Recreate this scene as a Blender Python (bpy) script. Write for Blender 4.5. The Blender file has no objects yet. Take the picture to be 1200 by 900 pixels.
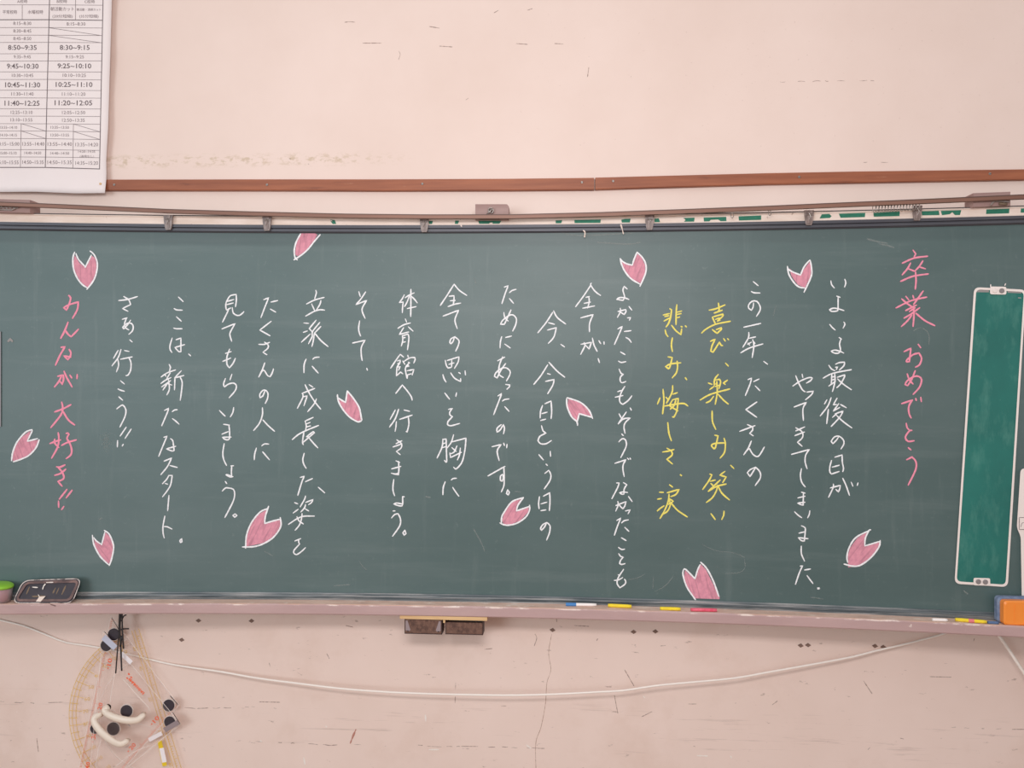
import bpy, bmesh, math, random
from mathutils import Vector, Matrix
from mathutils.geometry import tessellate_polygon
random.seed(7)
S = bpy.context.scene
COL = S.collection
R = math.radians

# ---------------------------------------------------------------- camera
FPX = 920.0                                   # focal length in pixels of the 1200 px wide frame
CAM = Vector((0.0, -2.67, 1.55))
ROT = Matrix.Rotation(R(3.5), 3, 'Z') @ Matrix.Rotation(R(90.27), 3, 'X') @ Matrix.Rotation(R(0.32), 3, 'Z')
cd = bpy.data.cameras.new('camera'); cam = bpy.data.objects.new('camera', cd); COL.objects.link(cam)
cd.sensor_width = 36.0; cd.lens = 36.0 * FPX / 1200.0; cd.clip_start = 0.05
cam.matrix_world = Matrix.Translation(CAM) @ ROT.to_4x4()
S.camera = cam
# ---------------------------------------------------------------- light and exposure
S.view_settings.view_transform = 'Standard'
S.view_settings.look = 'None'
S.view_settings.gamma = 1.0
S.cycles.transparent_max_bounces = 32
S.view_settings.exposure = 0.25
w = bpy.data.worlds.new('classroom_daylight'); S.world = w; w.use_nodes = True
w.node_tree.nodes['Background'].inputs[0].default_value = (1.0, 0.955, 0.95, 1)
w.node_tree.nodes['Background'].inputs[1].default_value = 0.55
def area(name, loc, target, sx, sy, power, col):
    l = bpy.data.lights.new(name, 'AREA'); l.shape = 'RECTANGLE'; l.size = sx; l.size_y = sy
    l.energy = power; l.color = col
    o = bpy.data.objects.new(name, l); COL.objects.link(o)
    o.location = loc
    o.rotation_euler = (Vector(target) - Vector(loc)).to_track_quat('-Z', 'Y').to_euler()
    return o
area('window_daylight', (-3.9, -6.4, 1.9), (-1.4, 0.0, 1.5), 2.8, 2.2, 100, (0.80, 0.93, 1.0))
area('room_light', (-0.1, -2.7, 2.30), (0.0, 0.0, 1.4), 1.1, 0.35, 26.5, (1.0, 0.955, 0.95))

# ---------------------------------------------------------------- unprojecting reference points
XC, D0, RAD = -0.12, 0.062, 14.4              # the curved board: y = -D0 - (x-XC)^2 / 2RAD
def ray(u, v):
    return (ROT @ Vector(((u - 600.0) / FPX, (450.0 - v) / FPX, -1.0)))
def on_board(u, v, off=0.0):
    """point of the curved surface lying 'off' in front of the board seen at pixel u, v"""
    d = ray(u, v)
    a = d.x * d.x / (2 * RAD); b = d.y + (CAM.x - XC) * d.x / RAD
    c = CAM.y + D0 + off + (CAM.x - XC) ** 2 / (2 * RAD)
    if abs(a) < 1e-9: t = -c / b
    else: t = (-b + math.sqrt(max(0, b * b - 4 * a * c))) / (2 * a)
    return CAM + d * t
def on_wall(u, v, off=0.0):
    d = ray(u, v); t = (-off - CAM.y) / d.y
    return CAM + d * t
def yb(x, off=0.0):
    return -D0 - off - (x - XC) ** 2 / (2 * RAD)
def lin(a, b, t): return a + (b - a) * t
def interp(tab, x):
    if x <= tab[0][0]: i = 0
    elif x >= tab[-1][0]: i = len(tab) - 2
    else:
        i = 0
        while x > tab[i + 1][0]: i += 1
    (x0, y0), (x1, y1) = tab[i], tab[i + 1]
    return y0 + (y1 - y0) * (x - x0) / (x1 - x0)
def px(p):                                    # metres per reference pixel at a point
    return -((ROT.transposed() @ (Vector(p) - CAM)).z) / FPX
# ---------------------------------------------------------------- helpers: materials
def s2l(c):
    return tuple(((x / 255.0) / 12.92 if x <= 10 else ((x / 255.0 + 0.055) / 1.055) ** 2.4) for x in c) + (1,)
def mat(name, rgb, rough=0.6, metal=0.0, spec=0.5, noise=0.0, scale=20.0, stretch=(1, 1, 1), rgb2=None, bump=0.0, bscale=80.0, alpha=1.0, detail=5.0, ramp=(0.35, 0.65)):
    m = bpy.data.materials.new(name); m.use_nodes = True
    nt = m.node_tree; N = nt.nodes; L = nt.links; b = N['Principled BSDF']
    c = s2l(rgb); b.inputs['Base Color'].default_value = c
    b.inputs['Roughness'].default_value = rough; b.inputs['Metallic'].default_value = metal
    b.inputs['Specular IOR Level'].default_value = spec; b.inputs['Alpha'].default_value = alpha
    tc = N.new('ShaderNodeTexCoord'); mp = N.new('ShaderNodeMapping'); mp.inputs['Scale'].default_value = stretch
    L.new(tc.outputs['Object'], mp.inputs['Vector'])
    m['mp'] = mp.name
    if rgb2 is not None or noise:
        n = N.new('ShaderNodeTexNoise'); n.inputs['Scale'].default_value = scale; n.inputs['Detail'].default_value = detail
        n.inputs['Roughness'].default_value = 0.62
        L.new(mp.outputs[0], n.inputs['Vector'])
        r = N.new('ShaderNodeValToRGB'); r.color_ramp.elements[0].position = ramp[0]; r.color_ramp.elements[1].position = ramp[1]
        c2 = s2l(rgb2) if rgb2 else tuple(x * (1 - noise) for x in c[:3]) + (1,)
        r.color_ramp.elements[0].color = c2; r.color_ramp.elements[1].color = c
        L.new(n.outputs['Fac'], r.inputs[0]); L.new(r.outputs[0], b.inputs['Base Color'])
    if bump:
        n2 = N.new('ShaderNodeTexNoise'); n2.inputs['Scale'].default_value = bscale; n2.inputs['Detail'].default_value = 6
        L.new(mp.outputs[0], n2.inputs['Vector'])
        bm_ = N.new('ShaderNodeBump'); bm_.inputs['Strength'].default_value = bump; bm_.inputs['Distance'].default_value = 0.002
        L.new(n2.outputs['Fac'], bm_.inputs['Height']); L.new(bm_.outputs[0], b.inputs['Normal'])
    return m
def layer(m, rgb, nscale, lo, hi, stretch=(1, 1, 1), amount=1.0, band=None, axis='Z', detail=6.0, seed=0.0, rough=0.65):
    """wear or dirt of its own colour laid over the base colour where a noise passes lo..hi, optionally only in a band of object coordinates"""
    nt = m.node_tree; N = nt.nodes; L = nt.links; b = N['Principled BSDF']
    src = b.inputs['Base Color'].links[0].from_socket if b.inputs['Base Color'].links else None
    tc = N.new('ShaderNodeTexCoord'); mp = N.new('ShaderNodeMapping'); mp.inputs['Scale'].default_value = stretch
    mp.inputs['Location'].default_value = (seed, seed * 1.7, seed * 0.6)
    L.new(tc.outputs['Object'], mp.inputs['Vector'])
    n = N.new('ShaderNodeTexNoise'); n.inputs['Scale'].default_value = nscale; n.inputs['Detail'].default_value = detail; n.inputs['Roughness'].default_value = rough
    L.new(mp.outputs[0], n.inputs['Vector'])
    mr = N.new('ShaderNodeMapRange'); mr.inputs['From Min'].default_value = lo; mr.inputs['From Max'].default_value = hi
    mr.inputs['To Max'].default_value = amount
    L.new(n.outputs['Fac'], mr.inputs['Value']); fac = mr.outputs[0]
    if band:
        for ax, (c0, half, soft) in (band.items() if isinstance(band, dict) else [(axis, band)]):
            sx = N.new('ShaderNodeSeparateXYZ'); L.new(tc.outputs['Object'], sx.inputs[0])
            a = N.new('ShaderNodeMath'); a.operation = 'SUBTRACT'; L.new(sx.outputs[ax], a.inputs[0]); a.inputs[1].default_value = c0
            ab = N.new('ShaderNodeMath'); ab.operation = 'ABSOLUTE'; L.new(a.outputs[0], ab.inputs[0])
            m2 = N.new('ShaderNodeMapRange'); m2.inputs['From Min'].default_value = half; m2.inputs['From Max'].default_value = half + soft
            m2.inputs['To Min'].default_value = 1; m2.inputs['To Max'].default_value = 0
            L.new(ab.outputs[0], m2.inputs['Value'])
            mu = N.new('ShaderNodeMath'); mu.operation = 'MULTIPLY'; L.new(fac, mu.inputs[0]); L.new(m2.outputs[0], mu.inputs[1]); fac = mu.outputs[0]
    mx = N.new('ShaderNodeMix'); mx.data_type = 'RGBA'
    L.new(fac, mx.inputs[0])
    if src: L.new(src, mx.inputs[6])
    else: mx.inputs[6].default_value = b.inputs['Base Color'].default_value
    mx.inputs[7].default_value = s2l(rgb)
    L.new(mx.outputs[2], b.inputs['Base Color'])
    return m
M = {}
M['wall'] = mat('painted_plaster', (238, 217, 207), 0.75, spec=0.25, rgb2=(232, 210, 199), scale=1.6, bump=0.22, bscale=42)
layer(M['wall'], (214, 186, 170), 3.2, 0.52, 0.75, amount=0.45, band={'Z': (0.2, 0.5, 0.25)}, seed=3)
layer(M['wall'], (204, 182, 156), 42, 0.50, 0.62, stretch=(1, 1, 1.8), amount=0.75, band={'Z': (2.338, 0.006, 0.022), 'X': (-1.2, 0.42, 0.3)}, seed=1)
layer(M['wall'], (198, 172, 160), 70, 0.64, 0.70, amount=0.45, band={'Z': (2.6, 0.22, 0.2), 'X': (0.9, 0.7, 0.7)}, seed=5)
layer(M['wall'], (150, 128, 118), 24, 0.66, 0.72, stretch=(1, 1, 2.5), amount=0.6, band={'Z': (0.45, 0.4, 0.1)}, seed=8)
layer(M['wall'], (168, 146, 136), 9, 0.60, 0.74, stretch=(0.35, 1, 7), amount=0.6, band={'Z': (0.39, 0.05, 0.05)}, seed=11)
layer(M['wall'], (245, 235, 228), 60, 0.70, 0.73, amount=0.7, band={'Z': (0.42, 0.14, 0.1)}, seed=21)
M['floor'] = mat('wood_floor', (168, 128, 98), 0.4, rgb2=(150, 112, 84), scale=3, stretch=(1, 12, 1))
M['board'] = mat('chalkboard_green', (78, 99, 98), 0.46, spec=0.6, rgb2=(74, 95, 94), scale=2.2, stretch=(1, 1, 1.6), bump=0.06, bscale=300)
layer(M['board'], (116, 130, 130), 1.6, 0.40, 0.80, stretch=(0.6, 1, 1.6), amount=0.32, seed=2)
layer(M['board'], (160, 168, 166), 5.0, 0.54, 0.90, stretch=(0.25, 1, 3), amount=0.18, seed=4)
layer(M['board'], (160, 168, 166), 6.0, 0.58, 0.90, stretch=(5, 1, 0.5), amount=0.15, seed=6)
layer(M['board'], (150, 160, 158), 60.0, 0.62, 0.8, amount=0.22, seed=9)
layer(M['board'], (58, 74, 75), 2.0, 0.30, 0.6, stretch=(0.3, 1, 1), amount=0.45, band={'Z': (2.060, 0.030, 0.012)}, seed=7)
M['frame'] = mat('dark_anodised_frame', (84, 84, 90), 0.42, metal=0.25, rgb2=(72, 72, 80), scale=8, stretch=(0.3, 1, 1))
M['rail'] = mat('cream_paper_strip', (240, 223, 212), 0.7, rgb2=(226, 206, 192), scale=14, stretch=(0.6, 1, 3))
layer(M['rail'], (150, 122, 104), 38, 0.68, 0.72, amount=0.7)
M['wire'] = mat('dark_steel_edge', (72, 66, 66), 0.5, metal=0.5)
M['channel'] = mat('chalky_aluminium', (108, 115, 118), 0.5, metal=0.1, rgb2=(78, 86, 90), scale=6, stretch=(0.5, 1, 6))
layer(M['channel'], (200, 194, 190), 16, 0.48, 0.68, stretch=(0.25, 1, 8), amount=0.6)
M['tray'] = mat('mauve_painted_wood', (192, 162, 159), 0.6, rgb2=(182, 152, 150), scale=9, stretch=(0.4, 1, 1.5), bump=0.2)
layer(M['tray'], (238, 222, 212), 30, 0.50, 0.60, stretch=(0.4, 1, 1), amount=0.9, band=(0.8395, 0.002, 0.0025), seed=2)
layer(M['tray'], (240, 226, 218), 46, 0.68, 0.70, stretch=(1, 1, 0.5), amount=0.85, band=(0.822, 0.02, 0.01), seed=12)
layer(M['tray'], (205, 164, 142), 14, 0.42, 0.58, stretch=(0.4, 1, 1), amount=0.9, band=(0.8445, 0.005, 0.0006), seed=3)
M['traytop'] = mat('worn_chalky_wood', (236, 204, 186), 0.75, rgb2=(214, 180, 164), scale=30, stretch=(0.4, 1, 1), bump=0.3)
layer(M['traytop'], (242, 226, 214), 40, 0.56, 0.64, stretch=(0.4, 1, 1), amount=0.8)
M['batten'] = mat('varnished_brown_wood', (166, 98, 66), 0.5, rgb2=(140, 78, 52), scale=7, stretch=(0.35, 1, 6), bump=0.15)
layer(M['batten'], (92, 46, 34), 5, 0.62, 0.72, stretch=(0.8, 1, 9), amount=0.6, seed=4)
layer(M['batten'], (206, 158, 128), 40, 0.68, 0.72, stretch=(0.2, 1, 2), amount=0.6, seed=6)
M['rod'] = mat('brown_metal_rail', (138, 100, 84), 0.45, metal=0.2, rgb2=(122, 86, 72), scale=5, stretch=(0.3, 1, 2))
M['rodtop'] = mat('dark_brown_lip', (92, 66, 58), 0.5, metal=0.2)
M['block'] = mat('mauve_brown_block', (170, 140, 134), 0.6, rgb2=(152, 120, 114), scale=12, stretch=(0.4, 1, 3), bump=0.2)
M['steel'] = mat('worn_steel', (186, 178, 172), 0.35, metal=0.7, rgb2=(150, 140, 134), scale=30)
M['clip'] = mat('aged_clear_plastic', (158, 140, 134), 0.35, rgb2=(104, 88, 84), scale=110, stretch=(1, 1, 0.5), spec=0.6)
M['green'] = mat('green_backing', (40, 122, 98), 0.7, rgb2=(36, 108, 84), scale=90)
M['white_chalk'] = mat('white_chalk', (250, 250, 252), 0.9, spec=0.1, rgb2=(230, 229, 231), scale=160)
M['yellow_chalk'] = mat('yellow_chalk', (250, 232, 110), 0.9, spec=0.1, rgb2=(226, 214, 120), scale=160)
M['pink_chalk'] = mat('pink_chalk', (252, 152, 176), 0.9, spec=0.1, rgb2=(232, 148, 168), scale=160)
def petal_mat(i):
    m = mat('petal_pink_chalk', (230, 158, 174), 0.9, spec=0.1, rgb2=(212, 144, 162), scale=70)
    nt = m.node_tree; N = nt.nodes; L = nt.links; b = N['Principled BSDF']
    tc = N.new('ShaderNodeTexCoord'); mp = N.new('ShaderNodeMapping'); mp.inputs['Scale'].default_value = (70, 1, 7)
    rot = N.new('ShaderNodeMapping'); rot.inputs['Rotation'].default_value = (0, R(-35 + i * 17 % 80), 0)
    L.new(tc.outputs['Object'], rot.inputs[0]); L.new(rot.outputs[0], mp.inputs[0])
    n = N.new('ShaderNodeTexNoise'); n.inputs['Scale'].default_value = 1.6; n.inputs['Detail'].default_value = 4; L.new(mp.outputs[0], n.inputs['Vector'])
    mr = N.new('ShaderNodeMapRange'); mr.inputs['From Min'].default_value = 0.30; mr.inputs['From Max'].default_value = 0.52
    mr.inputs['To Min'].default_value = 0.55; mr.inputs['To Max'].default_value = 0.98
    L.new(n.outputs['Fac'], mr.inputs['Value']); L.new(mr.outputs[0], b.inputs['Alpha'])
    return m
M['paper'] = mat('white_poster_paper', (242, 231, 229), 0.6, spec=0.3, rgb2=(239, 227, 225), scale=3)
M['ink'] = mat('grey_print', (140, 126, 128), 0.8)
M['inkdark'] = mat('dark_print', (108, 96, 99), 0.8)
M['sheet_green'] = mat('green_magnet_sheet', (38, 116, 106), 0.42, rgb2=(34, 104, 96), scale=5, spec=0.4)
layer(M['sheet_green'], (110, 165, 150), 16, 0.50, 0.85, stretch=(1.4, 1, 0.5), amount=0.5, seed=3)
layer(M['sheet_green'], (150, 190, 178), 60, 0.70, 0.74, stretch=(1, 1, 0.4), amount=0.4, seed=13)
M['white_plastic'] = mat('white_plastic', (240, 228, 222), 0.35, spec=0.5)
M['grey_plastic'] = mat('grey_plastic', (140, 132, 132), 0.4)
M['orange'] = mat('orange_plastic', (252, 152, 62), 0.3, spec=0.5, rgb2=(248, 144, 56), scale=4)
M['blue'] = mat('blue_grey_felt', (96, 114, 146), 0.8, rgb2=(132, 146, 170), scale=50)
M['blue_stick'] = mat('blue_stick', (70, 132, 196), 0.6)
M['slate_stick'] = mat('slate_blue_stick', (88, 112, 150), 0.7)
M['yellow_stick'] = mat('yellow_stick', (250, 222, 50), 0.8, rgb2=(238, 208, 60), scale=90)
M['white_stick'] = mat('white_stick', (248, 240, 236), 0.85)
M['pink_stick'] = mat('crimson_pink_stick', (226, 82, 108), 0.8, rgb2=(240, 120, 138), scale=60)
M['rose'] = mat('rose_stick', (232, 130, 132), 0.8)
M['black_case'] = mat('worn_black_plastic', (66, 60, 68), 0.4, rgb2=(48, 44, 52), scale=12)
M['case_rim'] = mat('rubbed_brown_rim', (134, 104, 98), 0.55, rgb2=(84, 64, 64), scale=26)
M['case_edge'] = mat('scuffed_pale_edge', (215, 200, 194), 0.5, rgb2=(110, 96, 94), scale=30, ramp=(0.4, 0.5))
M['ochre'] = mat('ochre_mark', (124, 104, 84), 0.7)
M['black'] = mat('black_rubber_and_shadow', (40, 36, 38), 0.6)  # also colours the shadow lines painted on the set squares
M['disc'] = mat('black_magnet', (56, 46, 56), 0.55, rgb2=(48, 40, 46), scale=60)
M['ivory'] = mat('ivory_plastic', (238, 224, 208), 0.35, spec=0.5)
M['brown_felt'] = mat('speckled_brown_wood', (124, 92, 78), 0.8, rgb2=(84, 60, 52), scale=90, stretch=(1, 1, 1), bump=0.3)
M['dark_edge'] = mat('dark_brown_edge', (66, 46, 42), 0.6)
M['pale_wood'] = mat('pale_yellow_wood', (224, 188, 138), 0.6, rgb2=(208, 168, 120), scale=20, stretch=(0.3, 1, 2))
M['tape'] = mat('brown_tape_residue', (142, 116, 104), 0.8, rgb2=(112, 88, 78), scale=200)
M['cable'] = mat('white_cable', (248, 240, 232), 0.45)
M['crack'] = mat('wall_crack', (196, 168, 154), 0.9, alpha=0.7)
M['scuff'] = mat('dark_scuff', (150, 126, 116), 0.9, alpha=0.5)
M['chip'] = mat('bare_plaster_chip', (240, 230, 222), 0.9)
M['rust'] = mat('reddish_scuff', (186, 132, 118), 0.9)
M['lime'] = mat('lime_plastic', (150, 210, 62), 0.35, spec=0.5)
M['magenta'] = mat('pink_plastic', (232, 74, 116), 0.4)
M['orange_ink'] = mat('orange_print', (240, 104, 64), 0.7)
M['orange_faint'] = mat('faint_orange_print', (228, 124, 96), 0.7, alpha=0.9)
M['yellow_ink'] = mat('yellow_print', (226, 180, 60), 0.7, alpha=0.85)
M['yellow_faint'] = mat('faint_yellow_print', (232, 188, 84), 0.7, alpha=0.75)
M['label'] = mat('white_label', (246, 240, 242), 0.6)
M['grey_label'] = mat('grey_label', (150, 134, 136), 0.6)
M['pale_label'] = mat('pale_blue_label', (198, 202, 220), 0.6)
M['gold_tape'] = mat('yellow_tape', (236, 202, 40), 0.6)
def acrylic(name, alpha, rgb=(226, 206, 196)):
    m = mat(name, rgb, 0.12, spec=0.5, alpha=alpha); return m
M['acrylic'] = acrylic('clear_acrylic', 0.035)
M['acrylic_edge'] = acrylic('clear_acrylic_edge', 0.55, (248, 236, 228))
M['cup'] = mat('frosted_cup', (226, 210, 212), 0.3, alpha=0.36)
M['beige_dot'] = mat('dusty_magnet', (150, 144, 142), 0.6)

# ---------------------------------------------------------------- helpers: objects
def tag(o, label=None, cat=None, group=None, kind=None):
    if label: o['label'] = label
    if cat: o['category'] = cat
    if group: o['group'] = group
    if kind: o['kind'] = kind
    return o
def empty(name, loc=(0, 0, 0), parent=None):
    o = bpy.data.objects.new(name, None); COL.objects.link(o); o.empty_display_size = 0.05
    if parent is not None:
        o.parent = parent; o.matrix_parent_inverse.identity()
        o.location = Vector(loc) - world(parent)
    else: o.location = loc
    return o
def world(o):
    v = Vector((0, 0, 0))
    while o is not None: v += o.location; o = o.parent
    return v
def obj(name, verts, faces, m, parent=None, origin=None, smooth=False, mats=None, fm=None, recalc=True):
    """one mesh object from world-space vertices; its origin sits at its own centre"""
    vs = [Vector(v) for v in verts]
    if origin is None:
        o0 = Vector((sum(v.x for v in vs), sum(v.y for v in vs), sum(v.z for v in vs))) / len(vs)
    else: o0 = Vector(origin)
    me = bpy.data.meshes.new(name); me.from_pydata([tuple(v - o0) for v in vs], [], faces)
    if recalc:
        bm = bmesh.new(); bm.from_mesh(me); bmesh.ops.recalc_face_normals(bm, faces=bm.faces); bm.to_mesh(me); bm.free()
    for mm in (mats or [m]): me.materials.append(mm)
    if fm:
        for p, i in zip(me.polygons, fm): p.material_index = i
    if smooth:
        for p in me.polygons: p.use_smooth = True
    me.update()
    o = bpy.data.objects.new(name, me); COL.objects.link(o)
    if parent is not None: o.parent = parent; o.location = o0 - world(parent)
    else: o.location = o0
    return o
class MB:
    def __init__(s): s.v = []; s.f = []; s.fm = []
    def add(s, vs, fs, mi=0):
        n = len(s.v); s.v += [Vector(v) for v in vs]; s.f += [tuple(i + n for i in f) for f in fs]; s.fm += [mi] * len(fs)
    def box(s, a, b, mi=0, rot=None, bev=0.0):
        a = Vector(a); b = Vector(b); c = (a + b) / 2; h = (b - a) / 2
        if bev > 0:
            # octagonal-edged box in the xz plane, chamfered towards -y
            def ring(y, k):
                return [(-h.x + k, y, -h.z), (h.x - k, y, -h.z), (h.x, y, -h.z + k), (h.x, y, h.z - k), (h.x - k, y, h.z), (-h.x + k, y, h.z), (-h.x, y, h.z - k), (-h.x, y, -h.z + k)]
            r0 = ring(h.y, bev); r1 = ring(-h.y + bev * 0.6, bev)
            r2 = [(x * (1 - bev * 0.6 / max(h.x, 1e-6)), -h.y, z * (1 - bev * 0.6 / max(h.z, 1e-6))) for x, y, z in r1]
            vs = [Vector(p) for p in r0 + r1 + r2]
            fs = [(0, 1, 2, 3, 4, 5, 6, 7), tuple(range(23, 15, -1))]
            for k in (0, 8):
                for i in range(8): j = (i + 1) % 8; fs.append((k + i, k + 8 + i, k + 8 + j, k + j))
        else:
            vs = [Vector((sx * h.x, sy * h.y, sz * h.z)) for sx in (-1, 1) for sy in (-1, 1) for sz in (-1, 1)]
            fs = [(0, 1, 3, 2), (4, 6, 7, 5), (0, 4, 5, 1), (2, 3, 7, 6), (0, 2, 6, 4), (1, 5, 7, 3)]
        if rot is not None: vs = [rot @ v for v in vs]
        s.add([v + c for v in vs], fs, mi)
    def tube(s, pts, r, n=8, mi=0, closed=False, flat=1.0):
        pts = [Vector(p) for p in pts]; rings = []
        rr = r if isinstance(r, (list, tuple)) else [r] * len(pts)
        for i, p in enumerate(pts):
            t = (pts[min(i + 1, len(pts) - 1)] - pts[max(i - 1, 0)]).normalized()
            a = t.cross(Vector((0, 1, 0)));
            if a.length < 1e-3: a = t.cross(Vector((1, 0, 0)))
            a.normalize(); b = t.cross(a).normalized()
            rings.append([p + (a * math.cos(2 * math.pi * k / n) + b * math.sin(2 * math.pi * k / n) * flat) * rr[i] for k in range(n)])
        base = len(s.v); vs = [v for rg in rings for v in rg]; fs = []
        for i in range(len(rings) - 1):
            for k in range(n):
                k2 = (k + 1) % n; fs.append((i * n + k, i * n + k2, (i + 1) * n + k2, (i + 1) * n + k))
        fs.append(tuple(range(n - 1, -1, -1))); e = (len(rings) - 1) * n; fs.append(tuple(range(e, e + n)))
        s.add(vs, fs, mi)
    def disc(s, c, r, y0, y1, n=28, mi=0, rin=0.0, start=0, sweep=360, bev=0.0):
        """cylinder along y"""
        c = Vector(c)
        ang = [R(start + sweep * k / n) for k in range(n if sweep == 360 else n + 1)]
        vs = []
        rings = [(r, y0), (r, y1 + bev), (r - bev, y1)] if bev else [(r, y0), (r, y1)]
        for rad, y in rings: vs += [(c.x + rad * math.cos(a), y, c.z + rad * math.sin(a)) for a in ang]
        m = len(ang); fs = []
        for q in range(len(rings) - 1):
            for k in range(m):
                k2 = (k + 1) % m; fs.append((q * m + k, q * m + k2, (q + 1) * m + k2, (q + 1) * m + k))
        fs.append(tuple(range(m))); fs.append(tuple(range(len(rings) * m - 1, (len(rings) - 1) * m - 1, -1)))
        s.add(vs, fs, mi)
    def prism(s, poly, y0, y1, mi=0):
        """poly of (x,z) extruded from y0 to y1"""
        n = len(poly); vs = [(x, y0, z) for x, z in poly] + [(x, y1, z) for x, z in poly]
        fs = [tuple(range(n)), tuple(range(2 * n - 1, n - 1, -1))] + [(i, (i + 1) % n, n + (i + 1) % n, n + i) for i in range(n)]
        s.add(vs, fs, mi)
    def build(s, name, m, parent=None, smooth=False, origin=None):
        mats = m if isinstance(m, list) else [m]
        return obj(name, s.v, s.f, None, parent, origin, smooth, mats, s.fm)
def profile(name, sect, m, x0, x1, parent, n=120, origin=None, fmats=None):
    """sweeps a closed section of (offset in front of the board curve, z) along the curved board"""
    vs = []; k = len(sect)
    for i in range(n + 1):
        x = lin(x0, x1, i / n)
        nx = (x - XC) / RAD
        for off, z in sect: vs.append((x - off * nx, yb(x, off), z))
    fs = []
    for i in range(n):
        for j in range(k):
            j2 = (j + 1) % k; fs.append((i * k + j, i * k + j2, (i + 1) * k + j2, (i + 1) * k + j))
    fs.append(tuple(range(k))); fs.append(tuple(range(n * k, n * k + k)))
    fm = None
    if fmats: fm = [fmats[j] for i in range(n) for j in range(k)] + [0, 0]
    return obj(name, vs, fs, None, parent, origin, False, m if isinstance(m, list) else [m], fm)
def spline(pts, step):
    """Catmull-Rom through the points, broken at sharp corners"""
    if len(pts) < 3:
        a, b = pts; n = max(2, int((b - a).length / step)); return [a.lerp(b, i / n) for i in range(n + 1)]
    out = []
    corner = [False] * len(pts)
    for i in range(1, len(pts) - 1):
        a = pts[i] - pts[i - 1]; b = pts[i + 1] - pts[i]
        if a.length > 1e-9 and b.length > 1e-9 and a.angle(b) > R(62): corner[i] = True
    for i in range(len(pts) - 1):
        p1, p2 = pts[i], pts[i + 1]
        p0 = pts[i - 1] if i > 0 and not corner[i] else p1 - (p2 - p1) * 0.6
        p3 = pts[i + 2] if i + 2 < len(pts) and not corner[i + 1] else p2 + (p2 - p1) * 0.6
        n = max(2, int((p2 - p1).length / step))
        for k in range(n):
            t = k / n; t2 = t * t; t3 = t2 * t
            out.append(0.5 * ((2 * p1) + (p2 - p0) * t + (2 * p0 - 5 * p1 + 4 * p2 - p3) * t2 + (3 * p1 - p0 - 3 * p2 + p3) * t3))
    out.append(pts[-1].copy())
    return out
def stroke(mb, pp, width, off, surf=on_board, mi=0, rough=0.12, step=2.0, square=False):
    """a low ridge of chalk laid on the board along pixel points pp (width in pixels)"""
    pts = [Vector((a, b)) for a, b in pp]
    sp = spline(pts, step)
    L_, C_, R_ = [], [], []
    n = len(sp)
    for i, p in enumerate(sp):
        t = sp[min(i + 1, n - 1)] - sp[max(i - 1, 0)]
        if t.length < 1e-9: t = Vector((1, 0))
        t.normalize(); nrm = Vector((-t.y, t.x))
        e = min(i, n - 1 - i) / max(1.0, 1.2)
        k = 1.0 if square else (0.62 + 0.38 * min(1.0, e))
        w_ = width * 0.5 * k * (1 + random.uniform(-rough, rough))
        q = p
        if i == 0: q = p - t * width * 0.25
        if i == n - 1: q = p + t * width * 0.25
        L_.append(surf(q.x + nrm.x * w_, q.y + nrm.y * w_, off)); R_.append(surf(q.x - nrm.x * w_, q.y - nrm.y * w_, off)); C_.append(surf(q.x, q.y, off + 0.0005))
    base = [v for tri in zip(L_, C_, R_) for v in tri]
    fs = []
    for i in range(n - 1):
        a = 3 * i; fs += [(a, a + 1, a + 4, a + 3), (a + 1, a + 2, a + 5, a + 4)]
    mb.add(base, fs, mi)

# ---------------------------------------------------------------- setting
mb = MB(); mb.box((-4.5, 0, 0), (4.2, 0.15, 3.3)); wall = tag(mb.build('wall_back', M['wall'], origin=(0, 0, 0)), kind='structure')
mb = MB(); mb.box((-4.5, -6.5, -0.1), (4.2, 0.15, 0.0)); tag(mb.build('floor', M['floor'], origin=(0, 0, 0)), kind='structure')
# long wooden battens screwed to the wall above the board
def batten(name, tops, bots, screws):
    vs = []; n = len(tops)
    for (u, a), (_, b) in zip(tops, bots):
        p = on_wall(u, a, 0.018); q = on_wall(u, b, 0.018)
        vs += [(p.x, 0.0, p.z), (p.x, -0.016, p.z), (p.x, -0.018, p.z - 0.002), (q.x, -0.018, q.z + 0.002), (q.x, -0.016, q.z), (q.x, 0.0, q.z)]
    fs = []
    for i in range(n - 1):
        for j in range(6):
            j2 = (j + 1) % 6; fs.append((i * 6 + j, i * 6 + j2, i * 6 + 6 + j2, i * 6 + 6 + j))
    fs.append(tuple(range(6))); fs.append(tuple(range(6 * n - 6, 6 * n)))
    o = tag(obj(name, vs, fs, M['batten']), kind='structure')
    for u, v in screws:
        c = on_wall(u, v, 0.018); s_ = MB(); s_.disc(c, 0.0042, -0.0178, -0.0205, 12, bev=0.001)
        s_.box(c + Vector((-0.0034, -0.0036, -0.0006)), c + Vector((0.0034, -0.0022, 0.0006)), 1)
        s_.build('screw_head', [M['steel'], M['black']], o)
    return o
batten('trim_1', [(-40, 210.4), (130, 210.3), (300, 210), (450, 210), (600, 209.3), (696.3, 208.2)], [(-40, 223.3), (130, 223), (300, 223), (450, 223.4), (600, 223), (696.3, 222.2)], [(134, 216.5), (313, 216.5), (495, 215.5), (682, 213.7)])
batten('trim_2', [(697.6, 208), (750, 206.6), (900, 202.7), (1000, 200.8), (1200, 198.2), (1300, 196.6)], [(697.6, 222), (750, 220.3), (900, 215.8), (1000, 214), (1200, 210.4), (1300, 208.8)], [(718.5, 212.3), (936.5, 207.5), (1160, 203.6)])
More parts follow.
